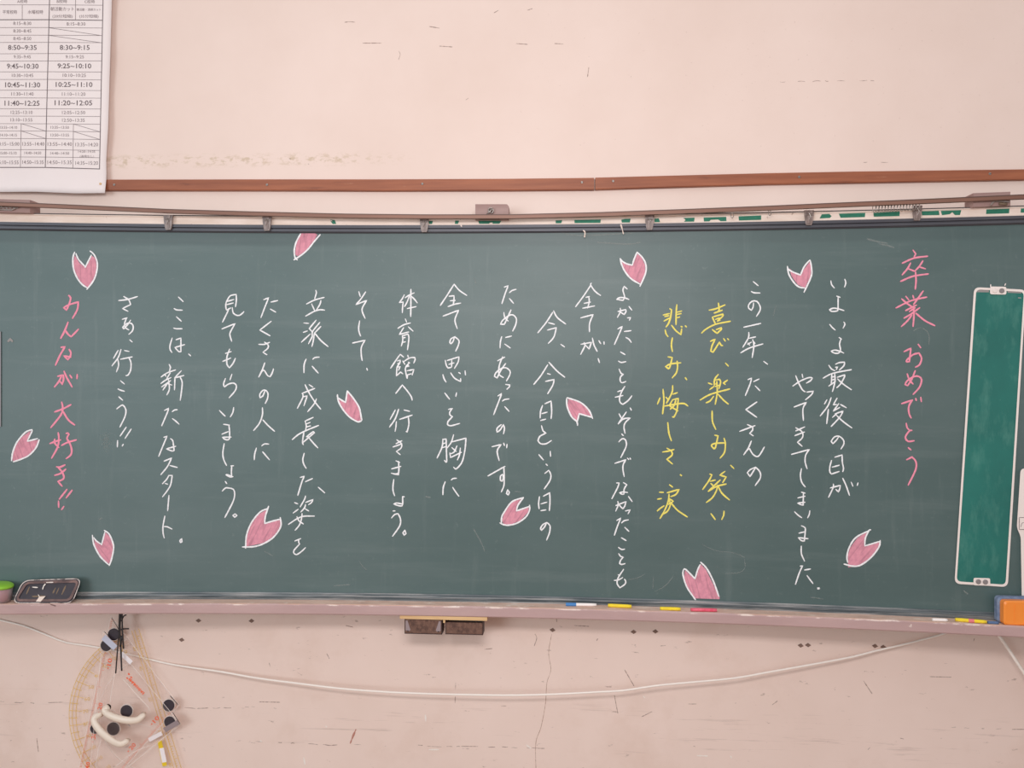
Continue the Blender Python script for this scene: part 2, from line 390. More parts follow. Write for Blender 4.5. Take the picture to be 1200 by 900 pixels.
# marks on the wall: tape residue diamonds, crack, scuffs
def on_w(u, v, off=0.0): return on_wall(u, v, off)
for u, v in ((232.7, 727.3), (213, 749.8), (294.8, 727.6), (647.5, 738.3), (742.5, 740.5), (768, 740), (938.3, 756.5), (946.9, 756), (1025.3, 757), (1035, 758.2)):
    c = on_wall(u, v); a = R(random.uniform(-9, 9)); h = 0.0080
    mb = MB(); poly = [(c.x + h * k * math.cos(a + i * math.pi / 2), c.z + h * 0.85 * k * math.sin(a + i * math.pi / 2)) for i, k in enumerate((1.25, 1.1, 1.3, 1.0))]
    mb.prism(poly, 0.0, -0.0012); mb.build('tape_residue', M['tape'], wall)
mb = MB(); stroke(mb, [(646.5, 743), (643, 765), (645.5, 785), (641, 800), (639, 826), (634, 852), (628, 870), (628, 899), (629, 915)], 0.6, 0.0003, on_w, rough=0.5); mb.build('wall_crack', M['crack'], wall)
mb = MB()
for a in ([(404, 26), (410, 25.5), (416, 26)], [(425, 50.5), (447, 50.5)], [(467.5, 60), (469, 64), (467, 70)], [(690, 79), (688.5, 90)], [(546, 117), (549, 115)], [(515, 54), (530, 55)], [(605, 51), (618, 52)], [(650, 51), (660, 51.5)], [(503, 31), (515, 33)], [(914, 96), (960, 95), (1035, 94.5)], [(1012, 190), (1053, 190)], [(339, 186), (341, 186)], [(361, 192), (362, 192.5)], [(579, 15), (584, 12)], [(618, 12), (624, 10)], [(300, 869), (345, 871), (385, 873), (430, 872)], [(490, 873), (520, 875), (560, 875), (640, 877)], [(1115, 852), (1150, 854), (1200, 854.5), (1240, 855)], [(0, 822), (40, 824), (82, 823)], [(190, 829), (240, 830), (300, 828)], [(304, 822.5), (328, 823)], [(905, 826), (911, 821.5)], [(1012, 798), (1022, 813)], [(1017, 878.5), (1019.5, 876)], [(1141, 751), (1142, 748)], [(774, 757), (780, 756.5)], [(699, 751), (700.5, 748.5)], [(627, 743), (629, 748), (626, 757)], [(720, 815), (724, 836)], [(732, 785), (743, 804)], [(752, 840), (764, 834)], [(807, 825), (816, 825)], [(315.5, 777), (316.5, 781)], [(383, 766), (386, 772)], [(43, 865), (45, 881)], [(405, 733), (414, 735)], [(652, 724), (652.5, 729)], [(673, 733), (690, 734)], [(568, 761), (577, 760)], [(534, 800), (533, 830)], [(1055, 865), (1059, 866)], [(1090, 793), (1115, 793.5)]):
    Ls = sum((Vector(a[i + 1]) - Vector(a[i])).length for i in range(len(a) - 1))
    if Ls > 30:
        sp = spline([Vector(q) for q in a], 2.0); i = 0
        while i < len(sp) - 3:
            k = random.randint(2, 9); seg = [(p.x, p.y + random.uniform(-0.5, 0.5)) for p in sp[i:i + k + 1:max(1, k // 2)]]
            if len(seg) > 1: stroke(mb, seg, random.uniform(0.35, 0.8), 0.0003, on_w, rough=0.5, step=1.5)
            i += k + random.randint(1, 8)
    else: stroke(mb, a, 0.8, 0.0003, on_w, rough=0.5, step=1.2)
mb.build('scuff_marks', M['scuff'], wall)['kind'] = 'stuff'
mb = MB(); stroke(mb, [(417, 855), (414, 862), (410.5, 871)], 2.0, 0.0003, on_w, rough=0.5); mb.build('reddish_scuff', M['rust'], wall)
mb = MB()
for a in ([(356, 888), (357.5, 896)], [(498.5, 838), (499, 845)], [(503, 878.5), (514, 878.5)], [(817, 885.5), (829, 886)], [(856, 886), (857.5, 888)], [(382, 851), (383, 852)], [(305, 868), (306.5, 869)], [(754, 816), (755.5, 817.5)], [(617, 873), (622, 877)]):
    stroke(mb, a, 1.6, 0.0003, on_w, rough=0.4, step=1.2)
mb.build('plaster_chips', M['chip'], wall)['kind'] = 'stuff'

# ---------------------------------------------------------------- the chalkboard
BX0, BX1 = -2.1, 1.9
ZT, ZF, ZR, ZB, ZC, ZTB = 2.065, 2.0905, 2.119, 0.860, 0.8375, 0.8075
board = tag(empty('chalkboard', (XC, -0.03, 0.8)), 'long curved green chalkboard covered with a handwritten Japanese chalk message', 'chalkboard')
vs = []; NB = 200
for i in range(NB + 1):
    x = lin(BX0, BX1, i / NB)
    vs += [(x, yb(x), ZB - 0.004), (x, yb(x), ZT + 0.004), (x, -0.004, ZT + 0.004), (x, -0.004, ZB - 0.004)]
fs = []
for i in range(NB):
    a = 4 * i
    for j in range(4): fs.append((a + j, a + (j + 1) % 4, a + 4 + (j + 1) % 4, a + 4 + j))
fs += [(0, 1, 2, 3), tuple(range(4 * NB, 4 * NB + 4))]
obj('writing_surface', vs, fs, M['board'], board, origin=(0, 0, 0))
profile('top_frame', [(-0.02, ZT), (0.004, ZT), (0.0065, ZT + 0.003), (0.010, ZT + 0.004), (0.010, ZT + 0.011), (0.0065, ZT + 0.0125), (0.0065, ZT + 0.014), (0.012, ZT + 0.016), (0.012, ZF), (-0.02, ZF)], M['frame'], BX0, BX1, board)
rail = profile('top_rail', [(-0.03, ZF), (0.009, ZF + 0.0002), (0.009, ZF + 0.004), (0.006, ZF + 0.005), (0.006, ZR - 0.005), (0.009, ZR - 0.0035), (0.009, ZR), (-0.03, ZR)], M['rail'], BX0, BX1, board, origin=(0, 0, 0))
profile('rail_edge', [(-0.01, ZR), (0.0105, ZR), (0.0105, ZR + 0.0028), (-0.01, ZR + 0.0028)], M['wire'], BX0, BX1, board)
profile('lower_channel', [(-0.02, ZC), (0.012, ZC), (0.012, ZC + 0.005), (0.006, ZC + 0.007), (0.006, ZC + 0.010), (0.011, ZC + 0.012), (0.010, ZC + 0.017), (0.004, ZC + 0.0185), (0.003, ZB), (-0.02, ZB)], M['channel'], BX0, BX1, board)
ZTT = ZC + 0.0005
profile('chalk_tray', [(-0.02, ZTB), (0.074, ZTB), (0.076, ZTB + 0.003), (0.076, ZTT - 0.001), (0.0735, ZTT + 0.0035), (0.069, ZTT + 0.0035), (0.066, ZTT), (0.011, ZTT), (-0.02, ZTT)],
        [M['tray'], M['traytop']], BX0, BX1, board, origin=(0, 0, 0), fmats=[0, 0, 0, 0, 1, 1, 1, 1, 0])
# green gaps where the cream strip has peeled off the top rail
def on_b(off0):
    return lambda u, v, off=0.0: on_board(u, v, off + off0)
patches = [[(386, 257.2), (392.5, 258), (394, 262.7), (390, 262.7)], [(502.5, 259), (507.2, 258.8), (506, 263.7), (503, 263.9)], [(533.5, 258.4), (538, 258.6), (536, 264), (533, 262)],
 [(560.5, 258.8), (587.5, 258.8), (584, 263.8), (578, 263.9), (577, 260.6), (574, 261), (572, 263.9), (562, 264)], [(651, 258.3), (659, 258), (657, 263.2), (651.5, 263.4)], [(673, 257.8), (704, 257.2), (703.5, 262.4), (673.5, 262.8)],
 [(728, 257.4), (733, 256.4), (739, 256.2), (738, 261.5), (729, 261.8)], [(767, 256.2), (772, 255.8), (773.8, 260.8), (767, 261)], [(800.5, 255.4), (814, 255), (813.4, 260), (801, 260.4), (803.5, 257.6)],
 [(824.5, 254.9), (851, 254), (851.4, 259.4), (845, 259.4), (841.5, 257.2), (833, 257.6), (830.5, 260), (825, 260.2)], [(865.5, 253.5), (892, 252.4), (892, 257.6), (866, 258.4)],
 [(963, 251.1), (972, 250.6), (974.5, 253.4), (972.5, 255.4), (960.5, 256)], [(983, 250.4), (1014, 249.4), (1013.6, 254.4), (985, 255.2)], [(1023.5, 249.4), (1054.5, 247.8), (1054, 253.2), (1024, 254)],
 [(1080, 247.6), (1100.2, 247), (1101, 252), (1080.5, 252.4)], [(1102.5, 247.1), (1126.5, 246.3), (1125, 252), (1119, 252), (1116, 248.6), (1113, 251), (1104, 252.2)], [(1156, 245.5), (1183, 244.5), (1182.5, 250), (1155.5, 250.8)], [(1196.4, 244.4), (1225, 243.2), (1225, 248.6), (1196, 249.2)]]
for q in patches:
    n = len(q); f = [on_board(u, v, 0.0068) for u, v in q]; b = [on_board(u, v, 0.005) for u, v in q]
    obj('peeled_patch', f + b, [tuple(range(n)), tuple(range(2 * n - 1, n - 1, -1))] + [(i, (i + 1) % n, n + (i + 1) % n, n + i) for i in range(n)], M['green'], board)
mb = MB()
for q in ([(683.5, 270), (685.5, 272), (685, 278)], [(727.5, 263), (729, 268), (730.5, 274)], [(540, 263.5), (541, 265.5)], [(384.5, 257), (389, 259)]):
    stroke(mb, q, 1.5, 0.0125, on_board, rough=0.4, step=1.2)
mb.build('torn_paper_curl', M['rail'], board)['kind'] = 'stuff'

# chalk writing: each '#n' is one column of text, each line below it one character as strokes in zoomed pixels ('@x,y,scale')
STROKES = """#1
@1030,285,8
320 65 345 100 330 130;218 188 330 140 457 122;297 185 270 235 218 297;275 240 338 264;412 165 380 215 340 258;378 222 436 240;203 358 320 310 463 288;343 270 348 350 341 432
252 498 280 532;318 490 326 515;415 448 325 575;213 522 270 570 325 605;160 607 300 540 448 505;250 632 352 580;285 642 340 605;235 703 300 665 382 605;325 590 328 680 320 780;308 675 265 730 210 782;345 655 430 725 524 773
@1030,370,8
235 337 300 305 292 370 285 430 258 432 262 415 320 365 375 350 400 400 380 460 342 482;367 267 392 300
265 545 285 600 320 640;340 515 310 590 270 655 245 645 265 610 330 570 375 570 400 600 380 670 320 738
212 825 315 790;315 790 288 830 278 870 285 925 302 958;345 775 350 795;392 765 398 805
@1030,470,8
256 208 265 250 288 275;310 275 288 278 255 320 250 350 275 378 330 372
275 437 300 458;260 550 310 525 345 565 345 640 275 788
#2
@920,310,10
537 190 545 235 578 275;700 172 712 215 697 265
605 370 645 385;622 380 620 520 605 545 545 548 520 530 560 512 620 518 690 540
523 702 555 740 587 767;688 673 702 700 680 745
@920,390,10
633 55 662 75;655 75 638 130 650 205 620 240 570 235 540 215 580 203 640 215 688 238
512 380 545 425 585 445;592 368 640 348 697 345 690 385 635 437;590 405 615 400 600 432;445 532 560 475 778 432;548 480 545 560 540 600;582 478 585 560 570 640 555 688;550 520 580 512;548 555 578 545;512 625 590 570;612 522 700 492 695 520 650 600 605 645;615 540 680 600 778 668
@920,470,10
490 -15 462 35;540 -40 500 60 412 175;508 95 498 180 488 265;610 -35 565 45 605 40;630 30 565 118 640 75;650 40 718 78;615 140 555 192;585 150 680 118 640 190 540 298;600 165 680 240 783 315
625 425 600 460 560 500 540 470 580 420 630 412 680 450 690 500 655 562
545 695 525 770 525 830 545 855 635 825;583 658 668 632 672 720 685 790 675 828;552 775 635 752
@920,540,10
530 318 648 288 640 330 625 365 595 335;565 272 565 310 510 428;675 203 715 290 755 405;775 250 795 298;855 258 845 290
#3
@920,390,10
90 625 180 565 280 525 320 530 300 560 250 590;125 503 160 590 205 670 237 692;200 485 208 525
255 695 330 685 310 725 240 785
@920,470,10
105 70 250 15 210 90 215 228
125 350 230 303;115 405 228 362;125 312 195 355 210 400 195 440 145 482 200 530
75 625 285 567 243 630 235 710 258 793
@920,540,10
192 92 180 170 195 250 237 307
192 368 235 380;215 380 212 520 190 515 145 495 235 485;150 435 235 415
112 598 150 635 195 667;290 585 283 630 265 668
@920,610,10
192 62 235 85 235 150 225 240 190 235 155 200 270 213;163 148 240 130
190 300 192 390 228 475
178 535 205 530 165 620 122 748;228 580 298 568;258 645 290 690 327 738
380 788 405 800 380 800 400 788
#P petal beside the last words of the second column
@920,610,10
F 975 125 850 200 760 320 738 400 735 480 740 550 880 530 1000 440 1090 330 1110 255 940 295 940 220;1005 110 985 115 940 210 935 290;935 298 1110 245;1115 235 1100 310 1010 430 890 520 800 535 690 510;985 118 830 200 750 320 725 430 735 490
#4
@820,300,8
502 240 548 278;483 332 510 345 566 347
505 440 500 480 485 508 460 490 458 460 490 425 535 425 565 470 565 510 532 566
412 668 573 632
@800,390,10
775 -5 770 60 705 170;775 65 855 48;765 120 785 145;760 135 805 110;820 80 835 150 815 290;680 235 780 180 940 130;835 105 848 125
950 335 995 368
765 548 808 532 790 600 735 735;832 572 895 542;850 622 905 678
@800,470,10
870 10 740 100 868 190
668 355 848 288;758 275 820 305 820 340 785 378 828 408
805 468 770 550 715 630;715 630 760 570 785 560 820 620 865 650 900 635 958 538
@800,530,10
855 180 790 285 758 240 790 205 855 175 905 230 910 300 850 390
#5
@820,300,8
88 508 150 495 238 458;175 442 182 500 175 512;135 535 212 508;118 572 148 640;128 570 218 545 215 565 165 610;148 595 185 580;165 612 190 600 178 590;18 722 60 685 150 640 288 612;118 690 162 725 200 690 205 672 155 690
@800,390,10
325 100 382 75 345 150 330 215 355 228 400 160 430 108 450 145 470 150;480 68 500 98;525 68 540 82
502 355 535 390
418 488 375 545 370 620;378 555 430 545 445 575 425 655;385 600 405 605;380 630 425 615;400 570 405 700 382 838;300 588 345 605;318 665 365 630;525 555 475 590 500 605;205 788 330 720 552 658;275 820 320 800 362 745;415 720 480 790 535 835
@800,470,10
345 115 350 240 388 332
375 400 415 408 385 540 370 560 340 530 345 510 390 495 505 490;485 435 500 500 490 600 440 668
562 752 600 790
@800,530,10
318 255 342 265 310 330 235 435;325 340 382 325;330 365 360 395;495 225 435 268 510 290 470 355;440 325 300 458;300 458 400 400 510 372;410 385 400 440 350 530 278 588;415 395 460 480 548 558
332 720 382 788;485 690 480 740 458 788
#6
@710,350,10
748 118 770 130 760 210 735 290 705 332;672 192 745 175;690 210 740 200;682 262 750 225;832 70 825 150 822 305;830 160 888 145;835 185 882 175;832 225 865 215;695 365 705 410 728 445;770 312 820 375 880 422 888 355;880 325 895 332;930 318 945 332
780 458 768 540 780 620
728 682 778 690 750 800 735 822 700 795 760 765 878 752;835 732 840 800 825 870 778 928
@710,430,10
930 125 948 150
635 362 605 435;670 262 680 400 665 550;783 218 775 300 710 425;785 320 838 302;705 355 735 390;780 385 850 370 830 520 795 590 780 585;780 390 745 450 760 465 845 515;820 390 800 450 755 495;690 458 880 428 930 435 960 458
725 652 740 780 768 865
@710,510,10
665 197 740 185 798 168;715 152 770 190 775 235 715 282 780 337
872 462 888 475
#7
@700,280,10
350 588 315 555 300 600 320 680 300 720 225 708 260 688 320 690 370 710
242 850 335 828 335 855 315 885 290 870 255 850;268 812 272 850 235 920;370 790 405 835
@710,350,10
252 225 290 222 275 255
140 355 192 325 170 380 100 538;215 385 295 375;235 455 270 475 298 512
172 625 225 655;148 732 180 748 235 738
@710,430,10
155 25 178 75 205 85 170 120 170 170 195 185 235 170
222 228 185 290 160 370 170 420 200 438 260 395 305 338;138 290 185 275;110 355 200 335
285 480 300 508
155 550 182 600;240 528 190 600 145 668;145 668 205 610 285 598 230 650 212 700 225 778
@710,510,10
185 -15 205 5;152 78 190 42 225 50 240 90 235 140 175 262
105 330 235 288 205 340 200 400 215 485;252 268 268 285;282 268 290 282
125 560 155 560 140 610 70 745;205 555 245 580 215 630 212 690 190 692 160 675 200 665 255 672;265 718 308 778
118 825 235 778 222 830 200 862 175 840 158 818;140 775 145 820 115 890
#P petal above the long seventh column
@700,280,10
F 285 260 340 300 405 310 430 250 462 170 520 220 560 310 560 400 510 520 400 470 320 370;268 230 285 255 340 290 410 308;410 308 430 240 465 158;465 155 530 220 568 300 565 400 500 555;268 230 285 300 330 390 400 470 500 530
#P petal above the sixth message column
@820,300,8
F 840 115 890 160 945 180 980 120 1035 50 1045 120 1040 190 985 300 920 270 860 190;822 97 830 125 885 155 945 178;945 178 980 100 1032 38;1035 38 1048 110 1045 190 978 340;822 97 835 170 880 245 930 290 985 300
#6
@700,550,10
845 180 882 208;728 268 775 270;705 350 752 342;702 488 740 455 782 428;818 275 958 235 920 295 860 320;840 290 832 370 790 480 735 575;858 352 890 375 835 410;862 400 830 480 780 522;850 345 848 400;865 395 940 480 1055 558
#7
@700,550,10
330 488 385 475 360 522
228 600 275 572 238 660 200 772;285 628 315 602 365 592;322 680 370 728
@700,620,10
282 102 338 135;248 215 285 240 320 235
250 288 275 322 305 328 270 370 262 405 285 415 325 405
308 472 245 570 232 640 265 688 325 645 332 610 318 588;245 535 265 545;198 602 250 595 298 568
#P half petal running off the bottom edge of the board
@780,630,10
F 225 380 335 485 410 310 470 370 560 550 635 700 630 722 350 712 260 590 215 480;410 288 480 360 555 500 625 690;212 375 235 372 345 482;345 482 375 380 405 315;208 378 205 440 250 580 350 728
#8
@600,320,10
925 140 838 270 745 395;930 118 922 140 975 215 1038 262;865 285 908 275;900 275 905 340 885 410;845 355 920 340;828 412 968 385
805 525 950 487 910 590 908 688
@600,390,10
808 135 930 112 905 190 865 150;845 115 855 150 805 252;942 62 960 140 998 218;1018 92 1040 128;1078 105 1080 135
1010 302 1025 350
#9
@600,320,10
478 460 400 580 303 700;488 442 530 520 630 598;428 582 498 600;415 668 520 640 490 750 425 825
572 835 615 865
@600,390,10
418 375 340 500 255 605;432 345 530 450 618 520;415 478 450 488;392 570 492 548 480 610 418 715
@610,470,10
258 52 235 120 230 198;285 32 358 0 365 120 358 205;248 148 312 130;235 228 295 212
245 288 265 350 298 375 225 415 205 465 235 500 300 500 362 462
215 628 268 690;348 588 352 648
298 738 315 755;285 848 330 812 355 860 345 930 278 1030
@600,550,10
322 320 312 400 318 462;368 315 442 275 445 380 438 485;340 405 408 385;338 485 398 475
405 622 385 670 345 715 335 690 365 645 410 625 445 660 440 740 405 830
#P petal between the eighth and ninth columns
@610,470,10
F 560 -30 700 10 790 100 835 190 690 150 670 240 600 170 550 60;540 -30 548 70 600 185 660 240 668 285;665 240 688 148 835 190;845 205 800 105 700 15 545 -40;
#10
@500,320,10
910 165 955 148 920 240 882 358;970 230 1000 205 1048 190;970 298 1018 355
905 462 915 520 955 562;988 432 930 560 910 600 865 600 890 555 960 500 1010 490 1050 530 1045 600 1008 680
880 745 865 800 860 878;925 755 995 738;915 832 980 878
#11
@500,320,10
322 130 240 260 160 380;322 130 380 200 470 262;262 272 322 265;320 265 320 320 310 375;275 325 335 320;250 393 330 365 400 352
192 505 375 435 335 530 335 580 358 650
325 750 310 800 285 828 272 815 285 770 330 748 378 790 370 850 340 915
#10
@540,390,10
432 328 515 285;490 280 458 360 445 430 450 490 500 525;525 360 470 440 425 530 395 510 410 470 470 420 530 410 575 445 575 490 535 565
525 605 575 612 568 635 540 662
435 740 480 712 450 790 385 960;488 800 515 782 565 775;515 865 565 920
@530,470,10
575 275 525 320 525 365 560 340 600 275 612 320 600 385
465 535 572 510 530 570 530 620 550 698;602 492 612 522;642 505 638 548
418 878 618 765;605 770 608 900 605 990 575 1065;590 858 565 880 565 930 585 940 598 900 590 858
@530,540,10
648 338 636 385 655 400 668 370 648 338
#P petal below the tenth column
@530,540,10
F 810 445 700 480 610 600 585 700 600 745 690 745 800 700 890 600 895 540 760 580 765 520;835 430 700 480 610 600 580 660 575 735;835 430 770 520 752 588;752 588 905 535;905 520 905 580 860 660 760 730 660 755 600 748 558 728
#11
@440,390,10
818 322 830 380 850 412 890 405;840 325 978 282 970 340 925 418;895 320 892 400;860 370 920 352;790 490 805 540 828 578;882 470 925 530 998 572 998 535;975 465 995 478;1050 445 1055 495
812 705 868 778;950 702 942 745
@440,470,10
855 98 902 85 870 130 875 165 903 182;903 182 850 240 845 275 880 290 988 262
790 445 780 540 722 668;790 450 828 445 832 580 835 700 828 718 808 695;795 500 820 490;790 545 820 535;915 395 890 480 840 550;890 480 1060 435 1050 560 1020 700 975 770 940 798 915 775;895 545 945 590;955 525 920 600 870 620;872 605 880 662 1008 600;995 550 985 630 960 690
@440,550,10
818 145 795 210 790 298;888 125 910 108 950 105;905 212 940 265 978 316
#12
@400,330,10
738 155 715 200 680 245;680 245 725 240 718 300 715 365;815 90 815 250 813 410;748 190 800 155 855 132;800 165 770 240 740 295;825 175 860 210 890 250;772 316 878 293
750 438 765 475;662 548 735 505 810 485;730 540 680 620 790 590;785 530 840 580;715 630 720 690 703 755;720 635 780 615 792 650 785 730 775 800 ;725 660 750 655;722 712 752 705
@440,390,10
290 252 235 330 178 415;290 252 330 285;258 330 290 320 285 355 255 400 245 505;245 505 295 460 320 480;260 360 290 355;255 405 290 395 270 440;378 262 385 285;320 330 345 370;335 335 400 295 460 290 465 315 448 355;385 345 400 350 375 375 350 420 370 535;355 400 395 390 370 375;370 445 450 430 430 495;365 495 420 480;375 495 372 535
238 710 315 612 380 690 420 750 430 790
@440,470,10
232 105 172 215;272 95 230 210 165 305;245 240 240 300 230 355;335 105 400 120;282 215 430 165;385 190 392 270 370 365 360 355
240 500 310 465;205 538 300 505;250 455 305 500 300 550 245 590 290 628
240 700 285 720;270 705 275 790 270 865;190 795 298 765;185 845 240 855 272 840;272 865 200 850
@440,550,10
215 118 205 200 208 260 225 310
338 322 318 318 318 410 300 430 250 420 215 405 250 395 318 408
205 488 230 487;188 570 225 530 265 520 292 580 285 660 200 785
345 712 322 745 335 770 358 755 345 712
#13
@400,330,10
205 118 222 175;285 120 225 210 170 270 298 220 250 300 245 350 278 430
215 460 203 540 208 590 225 638
130 720 278 688 235 770 235 870 245 925
@350,410,10
798 215 806 240
#P petal to the left of the seventh message column's end
@350,410,10
F 465 575 545 625 575 490 650 590 710 690 735 800 705 850 620 800 530 720 470 620;455 525 460 560 550 618;550 618 570 480;570 480 650 580 710 680 735 800 740 820 700 845 600 790 520 700 465 600 455 525
#14
@290,330,10
800 102 808 130 788 200;692 262 790 215 900 185;752 262 785 335;860 222 850 265 810 330;682 405 780 350 850 330 905 335
660 485 718 490;655 595 702 578;805 452 725 550 760 590;632 710 735 615;848 478 760 590 760 640 715 728;860 525 785 605;785 600 770 700 755 760;785 600 860 690 945 762
@290,400,10
688 208 665 270 662 368;765 212 790 190 842 185;758 292 830 372
675 508 720 600 790 710 858 795;722 508 768 538;640 610 788 552;640 610 652 650 585 785;650 650 700 640 680 700 662 755;808 675 780 735 705 825
@290,480,10
770 92 675 135;675 135 690 190 680 240;690 168 735 150;690 205 740 190;525 352 600 290 700 240 835 185;662 260 645 380 655 412;655 412 645 390 785 270 770 258 690 320 720 320;720 330 770 390 825 448
665 512 648 590 665 650 688 688
618 795 668 782 640 840 590 1005;680 845 762 808;830 910 905 975
@270,565,10
752 240 790 255;735 362 795 318;880 162 870 200 818 290;882 238 968 205 950 240 915 265;880 262 870 300 825 350;875 312 918 338;680 495 780 430 860 400 985 398;840 368 835 420 810 500 758 565;780 405 800 450 855 490
755 690 785 678 825 662;800 672 800 705 812 725;812 725 745 800 745 835 775 850 830 815 880 768
#15
@290,330,10
190 212 248 190 200 310 158 422;275 240 355 222;268 322 332 358
278 465 145 568 265 635
132 735 200 735 260 712;200 710 240 740 240 780 182 828 228 858
@290,400,10
203 252 175 330 132 418;132 418 175 345 200 345 235 400 265 415 290 370 305 322
205 580 180 640 148 660 145 620 180 575 215 575 240 610 235 670 208 728
175 778 175 860 140 960 72 1045;180 920 240 985 318 1055
@290,480,10
105 450 85 520 80 588;168 425 200 402 250 405;178 495 220 545 258 588
#16
@180,330,10
850 245 870 205 900 165 968 150;850 245 845 290 855 335 905 308;968 150 970 220 960 295;850 235 940 210;860 270 935 250;885 315 850 390 808 475;922 305 935 370 985 398 1025 385 1058 352
800 555 955 492 900 590 895 630 915 700
@180,410,10
892 -10 860 80 860 170 888 210 930 160 958 100;842 42 910 20;810 135 905 95
918 285 895 352;842 335 820 400 830 435 880 400 940 390 970 420 955 480 885 562
772 710 805 745 840 778;938 675 930 730 900 785
@180,485,10
820 122 890 132;882 130 890 200 888 290 860 305 830 295 805 275 910 272;800 238 875 208
828 348 812 450 820 530 855 605
905 610 938 608;915 610 912 700 918 735;930 735 895 740 845 710 870 715 918 730
840 792 858 818;805 905 840 870 875 868 935 885 950 940 930 1030 835 1215
@170,555,10
1053 472 1030 490 1050 512 1078 490 1053 472
#17
@180,330,10
292 182 348 235;240 315 270 332 338 335
268 412 325 465;235 545 270 553 335 552
218 662 192 750 195 800 215 830;262 682 320 662 320 820 295 820 250 772 365 738
410 848 435 870
@180,410,10
182 170 198 205 185 250;88 318 160 270 258 235;130 285 145 310;195 270 155 335;85 395 140 355 205 325;95 435 200 360;175 350 185 460 155 528;165 390 110 470;170 400 215 412;325 245 245 330;250 325 245 470;250 328 355 300;310 320 335 380 325 500 312 592
128 710 178 685 155 750 95 890;218 725 245 705 278 702;220 805 260 835 298 870
@180,485,10
120 275 158 262 120 350 60 498;198 292 225 315 240 430 215 435 150 410 260 380
122 555 212 518 160 620 85 712;190 605 278 628
178 722 155 765 103 820;178 722 218 722 200 830 160 900 105 972;135 815 165 825
@170,555,10
280 255 265 435
232 498 210 620 212 700 225 755;225 620 265 625 315 650
430 762 408 785 415 808 432 800 430 762
#18
@50,280,10
890 722 1000 708 1112 675;950 675 1010 715 1030 770 935 815 1000 848
@50,360,10
932 142 990 125;985 125 960 190 968 240 1010 265;1030 152 1000 200 950 255 938 235 990 190 1040 190 1062 230 1050 280 1010 318
1020 382 1050 408
885 505 830 600;918 495 885 590 812 688;880 605 890 680 865 758;960 508 1012 518;912 610 1050 582;1010 590 1035 650 1030 740 1000 795 975 802
@50,440,10
912 62 958 100;882 158 920 175 958 185
892 250 938 290;868 392 920 352 945 352 975 400 965 480 905 605
980 605 908 710;878 762 875 838
1038 628 965 738;945 805 932 828
#19
@50,280,10
305 662 328 690 315 750 280 835 248 805 300 775 418 738;418 738 405 830 350 930
@50,360,10
298 175 265 260 212 365;212 365 265 270 300 320 335 345 370 310 420 258
215 470 262 465 205 560 150 680;310 495 330 530 325 570 295 615 250 570 330 585
175 810 240 795 245 840 230 905 205 870;225 800 190 870 138 935;250 750 280 820 345 935;318 795 342 830;405 788 402 838
@50,440,10
140 428 240 390 332 342;222 312 235 370 215 460 95 612;238 420 300 520 375 580
85 798 145 775 212 755;182 670 190 740 175 840 105 970;142 745 140 790 190 845;275 680 295 675 308 690 285 735 320 800 340 870 330 930 275 975;222 820 290 785 395 755
@50,520,10
162 270 200 275 262 248;140 370 205 350 272 298;180 278 220 320 248 380 240 415 180 442 228 498
285 535 195 650;186 672 188 745
345 545 275 635;248 735 222 772
#P petal above the pink closing column
@50,280,10
F 375 190 430 280 495 330 570 190 620 230 635 340 610 470 530 570 440 500 380 390 358 290;375 155 355 220 360 340 400 450 460 530 520 572;390 172 420 240 498 325;498 335 570 190;555 142 600 180 638 270 635 370 600 480 518 592
#P petal at the left of the pink closing column
@0,480,10
F 360 245 330 370 450 355 400 480 300 560 160 615 140 580 170 450 230 340;378 235 300 265 200 380 150 500 135 600;380 245 322 365;322 372 440 340;460 352 420 450 340 535 250 580 155 612
#P petal near the bottom under the pink closing column
@70,600,10
F 400 300 490 385 530 230 590 290 630 410 610 530 585 610 500 550 420 440;383 272 400 380 460 500 520 570 575 618;400 300 430 340 490 380;490 385 510 310 530 235;522 215 580 260 625 370 630 440 605 560 580 628
#P petal below the fourteenth column
@270,565,10
F 430 320 405 480 590 440 580 540 500 640 400 710 190 755 180 700 215 550 290 400;440 310 350 350 250 470 190 620 178 775;448 282 410 400 402 480;402 485 500 455 580 435;585 415 590 520 510 640 400 715 280 755 140 760
#P half petal hanging from the top edge of the board
@310,250,10
F 420 240 480 222 580 228 620 250 560 350 470 450 385 505 360 480 370 350;422 240 370 340 348 440 360 525 385 545;652 250 590 320 510 420 430 490 345 545
"""
INK = {1: 'pink_chalk', 19: 'pink_chalk', 5: 'yellow_chalk', 6: 'yellow_chalk'}
COLW = {1: 2.05, 19: 2.15, 5: 1.85, 6: 1.85}
cols = {}; cur = None; org = (0, 0, 10); npet = 0
